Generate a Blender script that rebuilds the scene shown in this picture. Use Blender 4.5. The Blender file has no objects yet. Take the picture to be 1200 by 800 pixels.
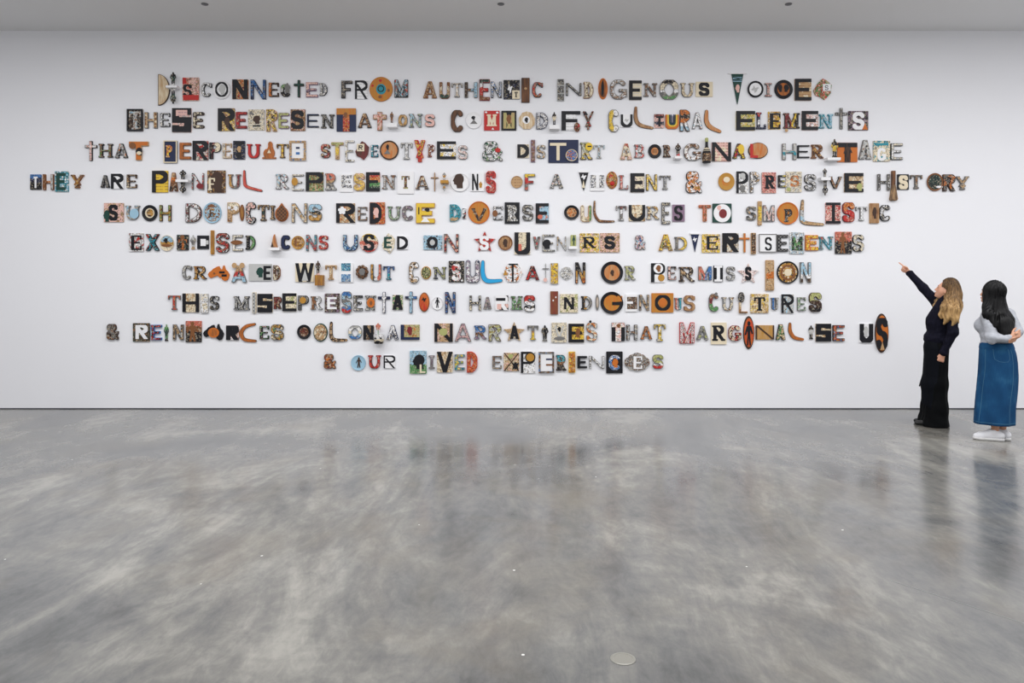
import bpy, math, random
import numpy as np
from mathutils import Vector, Matrix
from mathutils.geometry import tessellate_polygon

C = bpy.context.scene
COL = C.collection
random.seed(7)

# ------------------------------------------------------------------ camera, world, light, exposure
FPX = 873.0          # focal length in pixels of the 1200 px wide frame
CAMD = 10.0          # distance from the lens to the text wall
CAMH = 1.65          # eye height
HOR = 335.0          # row of the horizon
cam = bpy.data.cameras.new('camera')
cam_ob = bpy.data.objects.new('camera', cam); COL.objects.link(cam_ob)
cam.sensor_width = 36.0; cam.lens = 36.0 * FPX / 1200.0
cam.shift_y = -(400.0 - HOR) / 1200.0
cam_ob.location = (0, -CAMD, CAMH); cam_ob.rotation_euler = (math.pi / 2, 0, 0)
C.camera = cam_ob

C.view_settings.view_transform = 'Standard'
C.view_settings.look = 'None'
C.view_settings.gamma = 1.0
C.view_settings.exposure = 0.0
C.view_settings.use_curve_mapping = False
C.cycles.use_denoising = True
C.cycles.max_bounces = 6
C.cycles.diffuse_bounces = 4

world = bpy.data.worlds.new('ambient_fill'); C.world = world  # even ambient fill, added through the room's open rear end
world.use_nodes = True
bg = world.node_tree.nodes['Background']
bg.inputs[0].default_value = (0.955, 0.965, 1.0, 1); bg.inputs[1].default_value = 0.95

H_ROOM = CAMH + (HOR - 36) * CAMD / FPX      # 5.07 m

def area(name, loc, size, power, rot=(0, 0, 0), col=(1, .985, .97)):
    l = bpy.data.lights.new(name, 'AREA'); l.shape = 'RECTANGLE'
    l.size, l.size_y = size; l.energy = power; l.color = col
    o = bpy.data.objects.new(name, l); COL.objects.link(o)
    o.location = loc; o.rotation_euler = rot
    return o
# rows of long ceiling light panels across the room
area('ceiling_panel_light', (1.3, -3.6, H_ROOM - .05), (18, .8), 540, (0, 0, 0), (.985, .985, 1))
area('ceiling_panel_light', (1.5, -7.2, H_ROOM - .05), (18, .8), 330, (0, 0, 0), (.985, .985, 1))
area('ceiling_panel_light', (2.5, -11.0, H_ROOM - .05), (16, .8), 240, (0, 0, 0), (.985, .985, 1))

# ------------------------------------------------------------------ colours and materials
def lin(r, g, b):
    f = lambda c: (c / 255 / 12.92) if c <= 10 else ((c / 255 + .055) / 1.055) ** 2.4
    return (f(r), f(g), f(b), 1)
PAL = {'k': (20, 20, 26), 'w': (236, 235, 236), 'c': (226, 212, 184), 't': (186, 150, 108), 'o': (196, 108, 40),
       'b': (128, 82, 48), 'd': (66, 46, 36), 'r': (186, 44, 40), 'm': (122, 40, 44), 'p': (226, 182, 172),
       'y': (224, 188, 60), 'Y': (182, 132, 52), 'g': (84, 140, 84), 'G': (30, 66, 58), 'u': (54, 108, 168),
       'U': (30, 40, 72), 'a': (156, 192, 212), 'A': (40, 160, 214), 'T': (44, 142, 158), 'e': (188, 188, 186),
       'E': (116, 114, 112), 'v': (136, 112, 132), 'l': (170, 172, 110), 's': (200, 108, 88)}
CNAME = {'k': 'black', 'w': 'white', 'c': 'cream', 't': 'tan', 'o': 'orange', 'b': 'brown', 'd': 'dark brown', 'r': 'red',
         'm': 'maroon', 'p': 'pale pink', 'y': 'yellow', 'Y': 'gold', 'g': 'green', 'G': 'dark green', 'u': 'blue',
         'U': 'navy', 'a': 'pale blue', 'A': 'bright blue', 'T': 'teal', 'e': 'light grey', 'E': 'grey', 'v': 'mauve',
         'l': 'olive', 's': 'salmon'}
def pc(ch):
    return lin(*PAL[ch])

class NT:
    def __init__(s, name):
        s.m = bpy.data.materials.new(name); s.m.use_nodes = True
        s.t = s.m.node_tree; s.b = s.t.nodes['Principled BSDF']
    def n(s, typ, **kw):
        x = s.t.nodes.new('ShaderNode' + typ)
        for k, v in kw.items():
            if k.startswith('i_'):
                x.inputs[int(k[2:]) if k[2:].isdigit() else k[2:].replace('_', ' ')].default_value = v
            else: setattr(x, k, v)
        return x
    def l(s, a, b): s.t.links.new(a, b)
    def ramp(s, fac, stops, interp='CONSTANT'):
        r = s.n('ValToRGB'); r.color_ramp.interpolation = interp
        e = r.color_ramp.elements
        while len(e) < len(stops): e.new(1.0)
        for k, (p, c) in enumerate(sorted(stops, key=lambda q: q[0])):
            e[k].position = p; e[k].color = c
        s.l(fac, r.inputs[0]); return r.outputs[0]

def plain(name, rgb, rough=.5, spec=.5, metal=0):
    q = NT(name); q.b.inputs['Base Color'].default_value = rgb
    q.b.inputs['Roughness'].default_value = rough; q.b.inputs['Metallic'].default_value = metal
    q.b.inputs['Specular IOR Level'].default_value = spec
    return q.m

_mats = {}
WORDS = {'.': 'painted', '*': 'printed', ':': 'dotted', '=': 'banded', '|': 'split', '"': 'lettered', '~': 'grained', '#': 'woven', '%': 'speckled'}
def pat(spec):
    if spec in _mats: return _mats[spec]
    mode, cols = spec[0], [pc(c) for c in spec[1:]]
    q = NT(WORDS[mode] + '_' + '_'.join(CNAME[c].replace(' ', '_') for c in spec[1:]))
    q.b.inputs['Roughness'].default_value = .5
    q.b.inputs['Specular IOR Level'].default_value = .3
    if mode == '.':
        q.b.inputs['Base Color'].default_value = cols[0]
        _mats[spec] = q.m; return q.m
    tc = q.n('TexCoord'); oi = q.n('ObjectInfo')
    off = q.n('VectorMath', operation='MULTIPLY'); off.inputs[1].default_value = (37, 11, 23)
    cb = q.n('CombineXYZ')
    for k in range(3): q.l(oi.outputs['Random'], cb.inputs[k])
    q.l(cb.outputs[0], off.inputs[0])
    add = q.n('VectorMath', operation='ADD'); q.l(tc.outputs['Object'], add.inputs[0]); q.l(off.outputs[0], add.inputs[1])
    V = add.outputs[0]
    out = None
    n = len(cols)
    def noise(scale, det=1.5, vec=None, dist=0.0):
        x = q.n('TexNoise'); x.inputs['Scale'].default_value = scale; x.inputs['Detail'].default_value = det
        x.inputs['Distortion'].default_value = dist
        q.l(vec or V, x.inputs['Vector']); return x.outputs['Fac']
    def band(lo, hi): return [(0 if k == 0 else lo + (hi - lo) * k / n, c) for k, c in enumerate(cols)]
    if mode == '*': out = q.ramp(noise(25, 3, dist=.6), band(.30, .70))
    elif mode == '%': out = q.ramp(noise(62, 1.5), band(.32, .68))
    elif mode == '~':
        mp = q.n('Mapping'); mp.inputs['Scale'].default_value = (1, 1, .18); q.l(V, mp.inputs[0])
        out = q.ramp(noise(42, 3, mp.outputs[0]), [(.3 + .4 * k / max(1, n - 1), c) for k, c in enumerate(cols)], 'LINEAR')
    elif mode == ':':
        v = q.n('TexVoronoi'); v.inputs['Scale'].default_value = 30; v.inputs['Randomness'].default_value = .55; q.l(V, v.inputs['Vector'])
        lt = q.n('Math', operation='LESS_THAN'); q.l(v.outputs['Distance'], lt.inputs[0]); lt.inputs[1].default_value = .42
        sp = q.n('SeparateColor'); q.l(v.outputs['Color'], sp.inputs[0])
        oth = cols[1:]
        dots = q.ramp(sp.outputs[0], [(0 if k == 0 else k / len(oth), c) for k, c in enumerate(oth)])
        mx = q.n('Mix', data_type='RGBA'); mx.inputs[6].default_value = cols[0]; q.l(lt.outputs[0], mx.inputs[0]); q.l(dots, mx.inputs[7])
        out = mx.outputs[2]
    elif mode in '=|':
        sx = q.n('SeparateXYZ'); q.l(tc.outputs['Generated'], sx.inputs[0])
        g = sx.outputs[2 if mode == '=' else 0]
        if mode == '=':
            inv = q.n('Math', operation='SUBTRACT'); inv.inputs[0].default_value = 1; q.l(g, inv.inputs[1]); g = inv.outputs[0]
        nz = noise(24, 2)
        ma = q.n('Math', operation='MULTIPLY_ADD'); q.l(nz, ma.inputs[0]); ma.inputs[1].default_value = .34; ma.inputs[2].default_value = -.17
        ad = q.n('Math', operation='ADD'); q.l(g, ad.inputs[0]); q.l(ma.outputs[0], ad.inputs[1])
        out = q.ramp(ad.outputs[0], [(k / n, c) for k, c in enumerate(cols)])
    elif mode == '"':
        w = q.n('TexWave', wave_type='BANDS', bands_direction='Z'); w.inputs['Scale'].default_value = 8
        q.l(V, w.inputs['Vector'])
        gt = q.n('Math', operation='GREATER_THAN'); q.l(w.outputs['Fac'], gt.inputs[0]); gt.inputs[1].default_value = .62
        mp = q.n('Mapping'); mp.inputs['Scale'].default_value = (60, 1, 6); q.l(V, mp.inputs[0])
        g2 = q.n('Math', operation='GREATER_THAN'); q.l(noise(1, 1, mp.outputs[0]), g2.inputs[0]); g2.inputs[1].default_value = .46
        mu = q.n('Math', operation='MULTIPLY'); q.l(gt.outputs[0], mu.inputs[0]); q.l(g2.outputs[0], mu.inputs[1])
        m2 = q.n('Math', operation='MULTIPLY'); q.l(mu.outputs[0], m2.inputs[0]); m2.inputs[1].default_value = .55
        base = q.ramp(noise(14, 1), [(0, cols[0]), (.58, cols[2] if n > 2 else cols[0])])
        mx = q.n('Mix', data_type='RGBA'); q.l(base, mx.inputs[6]); mx.inputs[7].default_value = cols[1]; q.l(m2.outputs[0], mx.inputs[0])
        out = mx.outputs[2]
    elif mode == '#':
        c = q.n('TexChecker'); c.inputs['Scale'].default_value = 42; q.l(V, c.inputs['Vector'])
        c.inputs['Color1'].default_value = cols[0]; c.inputs['Color2'].default_value = cols[1]
        out = c.outputs['Color']
    if mode in '*=|%:':
        # printed ink and worn highlights at a finer grain than the colour patches
        ink = q.n('Math', operation='GREATER_THAN'); q.l(noise(52, 2.5, dist=.8), ink.inputs[0]); ink.inputs[1].default_value = .56
        im = q.n('Math', operation='MULTIPLY'); q.l(ink.outputs[0], im.inputs[0]); im.inputs[1].default_value = .72
        m1 = q.n('Mix', data_type='RGBA'); q.l(im.outputs[0], m1.inputs[0]); q.l(out, m1.inputs[6]); m1.inputs[7].default_value = lin(44, 34, 30)
        sh = q.n('VectorMath', operation='ADD'); q.l(V, sh.inputs[0]); sh.inputs[1].default_value = (5, 3, 9)
        hi = q.n('Math', operation='GREATER_THAN'); q.l(noise(44, 2.5, sh.outputs[0], .6), hi.inputs[0]); hi.inputs[1].default_value = .58
        hm = q.n('Math', operation='MULTIPLY'); q.l(hi.outputs[0], hm.inputs[0]); hm.inputs[1].default_value = .42
        m2 = q.n('Mix', data_type='RGBA'); q.l(hm.outputs[0], m2.inputs[0]); q.l(m1.outputs[2], m2.inputs[6]); m2.inputs[7].default_value = lin(216, 202, 176)
        out = m2.outputs[2]
    q.l(out, q.b.inputs['Base Color'])
    _mats[spec] = q.m
    return q.m

# ------------------------------------------------------------------ mesh helpers
def link(name, verts, faces, mat, parent=None, smooth=False, loc=(0, 0, 0)):
    me = bpy.data.meshes.new(name); me.from_pydata(verts, [], faces); me.update()
    if smooth: me.polygons.foreach_set('use_smooth', [True] * len(me.polygons))
    o = bpy.data.objects.new(name, me); COL.objects.link(o)
    if mat: me.materials.append(mat)
    if parent: o.parent = parent
    o.location = loc
    return o
def tag(o, label=None, cat=None, group=None, kind=None):
    if label: o['label'] = label
    if cat: o['category'] = cat
    if group: o['group'] = group
    if kind: o['kind'] = kind
    return o
def box_vf(x0, x1, y0, y1, z0, z1):
    v = [(x, y, z) for x in (x0, x1) for y in (y0, y1) for z in (z0, z1)]
    f = [(0, 1, 3, 2), (4, 6, 7, 5), (0, 4, 5, 1), (2, 3, 7, 6), (0, 2, 6, 4), (1, 5, 7, 3)]
    return v, f
def box(name, b, mat, parent=None):
    cx, cy, cz = (b[0] + b[1]) / 2, (b[2] + b[3]) / 2, (b[4] + b[5]) / 2
    v, f = box_vf(b[0] - cx, b[1] - cx, b[2] - cy, b[3] - cy, b[4] - cz, b[5] - cz)
    return link(name, v, f, mat, parent, loc=(cx, cy, cz))
def lathe_vf(prof, seg=40, rx=1.0, rz=1.0):
    """profile of (radius, depth) turned round the y axis (a dish hung on the wall)"""
    v, f = [], []
    for r, y in prof:
        for k in range(seg):
            a = 2 * math.pi * k / seg
            v.append((r * rx * math.cos(a), y, r * rz * math.sin(a)))
    n = len(prof)
    for i in range(n - 1):
        for k in range(seg):
            k2 = (k + 1) % seg
            f.append((i * seg + k, i * seg + k2, (i + 1) * seg + k2, (i + 1) * seg + k))
    f.append(tuple(range((n - 1) * seg, n * seg))); f.append(tuple(reversed(range(seg))))
    return v, f

# ------------------------------------------------------------------ the room
def floor_material():
    q = NT('polished_concrete')
    tc = q.n('TexCoord'); V = tc.outputs['Object']
    def noise(scale, det, rough=.55, sc=(1, 1, 1), rot=0, dist=0.0):
        mp = q.n('Mapping'); mp.inputs['Scale'].default_value = sc; mp.inputs['Rotation'].default_value = (0, 0, rot); q.l(V, mp.inputs[0])
        x = q.n('TexNoise'); x.inputs['Scale'].default_value = scale; x.inputs['Detail'].default_value = det
        x.inputs['Roughness'].default_value = rough; x.inputs['Distortion'].default_value = dist
        q.l(mp.outputs[0], x.inputs['Vector']); return x.outputs['Fac']
    big = noise(.55, 6, .62, (1, .8, 1), .5, .9)
    swirl = noise(1.3, 8, .65, (1, .35, 1), -.35, 1.4)
    fine = noise(11, 6, .75, (1, .45, 1), .3, .5)
    m1 = q.n('Math', operation='MULTIPLY_ADD'); q.l(swirl, m1.inputs[0]); m1.inputs[1].default_value = .8; q.l(big, m1.inputs[2])
    m2 = q.n('Math', operation='MULTIPLY_ADD'); q.l(fine, m2.inputs[0]); m2.inputs[1].default_value = .42; q.l(m1.outputs[0], m2.inputs[2])
    mr = q.n('MapRange'); q.l(m2.outputs[0], mr.inputs[0]); mr.inputs[1].default_value = .88; mr.inputs[2].default_value = 1.34
    c1 = q.ramp(mr.outputs[0], [(0, lin(80, 81, 81)), (.35, lin(102, 102, 101)), (.6, lin(118, 117, 113)), (1, lin(150, 148, 141))], 'LINEAR')
    # warm stains
    st = noise(.9, 4, .6, (1, 1, 1), 1.1, .4)
    sr = q.ramp(st, [(.5, (0, 0, 0, 1)), (.72, (1, 1, 1, 1))], 'LINEAR')
    sm = q.n('Math', operation='MULTIPLY'); q.l(sr, sm.inputs[0]); sm.inputs[1].default_value = .45
    mx = q.n('Mix', data_type='RGBA'); q.l(sm.outputs[0], mx.inputs[0]); q.l(c1, mx.inputs[6]); mx.inputs[7].default_value = lin(116, 108, 94)
    # pale specks
    v = q.n('TexVoronoi'); v.inputs['Scale'].default_value = 4.5; q.l(V, v.inputs['Vector'])
    lt = q.n('Math', operation='LESS_THAN'); q.l(v.outputs['Distance'], lt.inputs[0]); lt.inputs[1].default_value = .035
    sp = q.n('SeparateColor'); q.l(v.outputs['Color'], sp.inputs[0])
    l2 = q.n('Math', operation='LESS_THAN'); q.l(sp.outputs[0], l2.inputs[0]); l2.inputs[1].default_value = .3
    lm = q.n('Math', operation='MULTIPLY'); q.l(lt.outputs[0], lm.inputs[0]); q.l(l2.outputs[0], lm.inputs[1])
    m3 = q.n('Mix', data_type='RGBA'); q.l(lm.outputs[0], m3.inputs[0]); q.l(mx.outputs[2], m3.inputs[6]); m3.inputs[7].default_value = lin(215, 214, 210)
    q.l(m3.outputs[2], q.b.inputs['Base Color'])
    rr = q.n('MapRange'); q.l(m1.outputs[0], rr.inputs[0]); rr.inputs[1].default_value = .65; rr.inputs[2].default_value = 1.2
    rr.inputs[3].default_value = .13; rr.inputs[4].default_value = .24
    q.l(rr.outputs[0], q.b.inputs['Roughness'])
    q.b.inputs['Specular IOR Level'].default_value = .5
    b = q.n('Bump'); b.inputs['Strength'].default_value = .035; b.inputs['Distance'].default_value = .02; q.l(m2.outputs[0], b.inputs['Height'])
    q.l(b.outputs[0], q.b.inputs['Normal'])
    return q.m
def wall_material(name, rgb):
    q = NT(name); tc = q.n('TexCoord'); x = q.n('TexNoise'); x.inputs['Scale'].default_value = 90; q.l(tc.outputs['Object'], x.inputs['Vector'])
    b = q.n('Bump'); b.inputs['Strength'].default_value = .04; b.inputs['Distance'].default_value = .002; q.l(x.outputs['Fac'], b.inputs['Height'])
    q.l(b.outputs[0], q.b.inputs['Normal'])
    q.b.inputs['Base Color'].default_value = lin(*rgb); q.b.inputs['Roughness'].default_value = .85
    q.b.inputs['Specular IOR Level'].default_value = .2
    return q.m
M_WALL = wall_material('white_wall_paint', (237, 237, 240))
M_CEIL = wall_material('white_ceiling_paint', (232, 232, 232))
RX = 11.0; RY = -15.0
def structure(name, b, mat): return tag(box(name, b, mat), kind='structure')
structure('floor', (-RX, RX, RY, 0, -.2, 0), floor_material())
structure('wall_back', (-RX, RX, 0, .2, -.2, H_ROOM + .2), M_WALL)
structure('wall_left', (-RX - .2, -RX, RY, .2, -.2, H_ROOM + .2), M_WALL)
structure('wall_right', (RX, RX + .2, RY, .2, -.2, H_ROOM + .2), M_WALL)
structure('ceiling', (-RX, RX, RY, 0, H_ROOM, H_ROOM + .2), M_CEIL)
structure('gap_shade_strip_back', (-RX, RX, -.004, 0, 0, .013), plain('shadow_gap_dark', lin(70, 72, 76), .8))  # dark strip on the wall face, shade of the gap put into its colour
for k in range(1, 4):
    px = (240, 587, 924)[k - 1]; yy = -CAMD + (H_ROOM - CAMH) * FPX / (HOR - 4.5)
    v, f = lathe_vf([(.042, 0), (.042, -.007), (.036, -.011), (.018, -.012), (.016, -.016)], 20)
    v = [(x, z, y) for x, y, z in v]
    o = link('ceiling_sprinkler', v, f, plain('dull_metal', lin(120, 120, 122), .4, metal=.6), loc=((px - 600) * (yy + CAMD) / FPX, yy, H_ROOM - .0005))
    tag(o, ('small grey sprinkler head at the left in the white ceiling', 'small grey sprinkler head at the middle of the white ceiling', 'small grey sprinkler head at the right in the white ceiling')[k - 1], 'sprinkler', 'ceiling sprinklers')
    
def on_floor(px, py):
    d = FPX * CAMH / (py - HOR); return Vector(((px - 600) * d / FPX, d - CAMD, 0))
def floor_line(name, a, b, w, mat):
    p, r = on_floor(*a), on_floor(*b); d = (r - p); L = d.length
    v, f = box_vf(0, L, -w / 2, w / 2, 0, .0008)
    o = link(name, v, f, mat, loc=p); o.rotation_euler = (0, 0, math.atan2(d.y, d.x)); return tag(o, kind='structure')
M_JOINT = plain('concrete_joint_filler', lin(124, 125, 123), .5)
floor_line('trim_1', (1044, 680), (1240, 743), .006, M_JOINT)
p = on_floor(730, 772)
v, f = lathe_vf([(.056, 0), (.056, -.002), (.05, -.0035), (.044, -.0035), (.043, -.002), (.02, -.002)], 32)
v = [(x, z, -y) for x, y, z in v]
o = link('floor_cap', v, [tuple(reversed(q)) for q in f], plain('cap_metal', lin(140, 138, 130), .35, metal=.2), loc=(p.x, p.y, .0003))
tag(o, 'small round metal cap set in the grey concrete floor', 'floor cap')

# ------------------------------------------------------------------ 2D outlines: letters and simple shapes as distance fields, traced and extruded
PI = math.pi
def seg_d(X, Y, a, b):
    dx, dy = b[0] - a[0], b[1] - a[1]; L2 = dx * dx + dy * dy + 1e-12
    t = np.clip(((X - a[0]) * dx + (Y - a[1]) * dy) / L2, 0, 1)
    return np.hypot(X - a[0] - t * dx, Y - a[1] - t * dy)
def box_d(X, Y, x0, x1, y0, y1):
    return np.maximum(np.abs(X - (x0 + x1) / 2) - abs(x1 - x0) / 2, np.abs(Y - (y0 + y1) / 2) - abs(y1 - y0) / 2)
def bar_d(X, Y, a, b, t, ext=0.0):
    L = math.hypot(b[0] - a[0], b[1] - a[1]) + 1e-9; ux, uy = (b[0] - a[0]) / L, (b[1] - a[1]) / L
    px, py = X - a[0], Y - a[1]; s = px * ux + py * uy; n = np.abs(-px * uy + py * ux)
    return np.maximum(n - t / 2, np.maximum(-ext - s, s - L - ext))
def poly_d(X, Y, P):
    d = np.full(X.shape, 9.0); ins = np.zeros(X.shape, bool); n = len(P)
    for k in range(n):
        a, b = P[k], P[(k + 1) % n]
        d = np.minimum(d, seg_d(X, Y, a, b))
        if a[1] != b[1]:
            c = ((a[1] > Y) != (b[1] > Y)) & (X < (b[0] - a[0]) * (Y - a[1]) / (b[1] - a[1]) + a[0]); ins ^= c
    return np.where(ins, -d, d)

FONT = {'s': (.175, .155, 0, 0), 't': (.105, .10, 0, 0), 'B': (.225, .17, 0, 0), 'V': (.30, .235, 0, 0), 'l': (.205, .10, 1, 0), 'r': (.2, .2, 0, 1), 'h': (.05, .05, 0, 0)}
def letter_d(X, Y, ch, w, font):
    sw, sh, serif, rnd = FONT[font]
    lim = {'M': .26, 'W': .24, 'N': .30, 'I': 1.0, 'T': .42, '&': .26}.get(ch, .36)
    if serif: lim *= .86
    sw = min(sw, lim * w); sh = min(sh, sw if font != 't' else sh)
    if rnd: sh = sw
    m = (.09 * w if serif else 0)
    a, b = sw / 2, sh / 2
    L, R = a + m, w - a - m
    ds = []
    def vb(x, y0=0.0, y1=1.0, t=sw):
        ds.append(seg_d(X, Y, (x, y0 + t / 2), (x, y1 - t / 2)) - t / 2 if rnd else box_d(X, Y, x - t / 2, x + t / 2, y0, y1))
    def hb(y, x0=0.0, x1=w, t=sh):
        ds.append(seg_d(X, Y, (x0 + t / 2, y), (x1 - t / 2, y)) - t / 2 if rnd else box_d(X, Y, x0, x1, y - t / 2, y + t / 2))
    def dg(p, q, t=sw): ds.append(seg_d(X, Y, p, q) - t / 2 if rnd else bar_d(X, Y, p, q, t, .3))
    def arc(cx, cy, rx, ry, a0, a1, t=sw, t2=None):
        n = 22; t2 = t2 or t
        for k in range(n):
            A, B = (math.radians(a0 + (a1 - a0) * j / n) for j in (k, k + 1))
            mid = (A + B) / 2; tt = t * abs(math.cos(mid)) + t2 * abs(math.sin(mid))
            ds.append(seg_d(X, Y, (cx + rx * math.cos(A), cy + ry * math.sin(A)), (cx + rx * math.cos(B), cy + ry * math.sin(B))) - tt / 2)
    def sf(x, y, hl=None):
        if serif:
            h = hl or (a + .085); hb(.055 if y == 0 else .945, max(0, x - h), min(w, x + h), .11)
    def bowl(y0, y1, xr=R):
        xc = max(L, xr - min((y1 - y0) / 2, (xr - L)))
        hb(y1 - b, L, xc + .01); hb(y0 + b, L, xc + .01)
        arc(xc, (y0 + y1) / 2, xr - xc, (y1 - y0) / 2 - b, -90, 90, sw, sh)
    if ch == 'A':
        dg((a, 0), (w / 2, 1)); dg((w - a, 0), (w / 2, 1)); hb(.27, .22 * w, .78 * w); sf(a, 0); sf(w - a, 0)
    elif ch == 'B': vb(L); bowl(.48, 1, R - .04 * w); bowl(0, .52); sf(L, 0); sf(L, 1)
    elif ch == 'C': arc(w / 2, .5, w / 2 - a, .5 - b, 48, 312, sw, sh); (serif and vb(w - .07, .66, .95, .14))
    elif ch == 'D': vb(L); bowl(0, 1); sf(L, 0); sf(L, 1)
    elif ch == 'E':
        vb(L); hb(1 - b, m, w); hb(.5, L, w * .86); hb(b, m, w)
        if serif: vb(w - .05, .72, 1, .1); vb(w - .05, 0, .28, .1)
    elif ch == 'F':
        vb(L); hb(1 - b, m, w); hb(.5, L, w * .84); sf(L, 0)
        if serif: vb(w - .05, .72, 1, .1)
    elif ch == 'G': arc(w / 2, .5, w / 2 - a, .5 - b, 45, 330, sw, sh); hb(.45, w * .52, w); vb(w - a, .12, .45)
    elif ch == 'H': vb(L); vb(R); hb(.5, L, R); [sf(x, y) for x in (L, R) for y in (0, 1)]
    elif ch == 'I':
        t = sw if w > .3 else w
        if serif: vb(w / 2, 0, 1, min(sw, w * .55)); hb(.06, 0, w, .12); hb(.94, 0, w, .12)
        else: vb(w / 2, 0, 1, t)
    elif ch == 'L': vb(L); hb(b, m, w); sf(L, 1); (serif and (vb(w - .05, 0, .3, .1), sf(L, 0)))
    elif ch == 'M':
        vb(L); vb(R); dg((L, 1), (w / 2, .22), sw * .85); dg((R, 1), (w / 2, .22), sw * .85); [sf(x, y) for x in (L, R) for y in (0, 1)]
    elif ch == 'N': vb(L, t=sw * .85); vb(R, t=sw * .85); dg((L, 1), (R, 0)); sf(L, 1); sf(R, 1); sf(L, 0)
    elif ch == 'O': arc(w / 2, .5, w / 2 - a, .5 - b, 0, 360, sw, sh)
    elif ch == 'P': vb(L); bowl(.42, 1); sf(L, 0); sf(L, 1)
    elif ch == 'R': vb(L); bowl(.44, 1); dg((w * .42, .52), (w - a, -.02)); sf(L, 0); sf(L, 1); sf(w - a, 0, a + .04)
    elif ch == 'S':
        if font == 'V': hb(1 - b); hb(.5); hb(b); vb(a, .5, 1); vb(w - a, 0, .5); vb(w - a, .72, 1); vb(a, 0, .28)
        else:
            ry = .25 - b / 2
            arc(w / 2, .75 - b / 2, w / 2 - a, ry, 18, 270, sw * .9, sh * 1.15); arc(w / 2, .25 + b / 2, w / 2 - a, ry, 90, -162, sw * .9, sh * 1.15)
            if serif: vb(w - .07, .7, .95, .12); vb(.07, .05, .3, .12)
    elif ch == 'T':
        vb(w / 2); hb(1 - b); sf(w / 2, 0)
        if serif: vb(.05, .7, 1, .1); vb(w - .05, .7, 1, .1)
    elif ch == 'U':
        r = min(.42, w / 2 - a); vb(L, r, 1); vb(R, r, 1); arc(w / 2, r + b, R - w / 2, r, 180, 360, sw, sh * 1.2); sf(L, 1); sf(R, 1)
    elif ch == 'V': dg((a, 1), (w / 2, 0)); dg((w - a, 1), (w / 2, 0)); sf(a, 1); sf(w - a, 1)
    elif ch == 'W': dg((a, 1), (.28 * w, 0)); dg((.28 * w, 0), (w / 2, .9)); dg((w / 2, .9), (.72 * w, 0)); dg((.72 * w, 0), (w - a, 1))
    elif ch == 'X': dg((a, 0), (w - a, 1)); dg((a, 1), (w - a, 0))
    elif ch == 'Y': dg((a, 1), (w / 2, .45)); dg((w - a, 1), (w / 2, .45)); vb(w / 2, 0, .5); sf(a, 1); sf(w - a, 1); sf(w / 2, 0)
    elif ch == '&':
        t = min(sw, .2)
        arc(w * .42, .77, w * .24, .23 - t / 2, 0, 360, t); arc(w * .38, .28, w * .38 - t / 2, .28 - t / 2, 0, 360, t)
        ds.append(seg_d(X, Y, (w * .34, .56), (w * .93, .06)) - t * .48); ds.append(seg_d(X, Y, (w * .74, .22), (w * .92, .46)) - t * .45)
    d = ds[0]
    for q in ds[1:]: d = np.minimum(d, q)
    return np.maximum(d, box_d(X, Y, 0, w, 0, 1))

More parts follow.
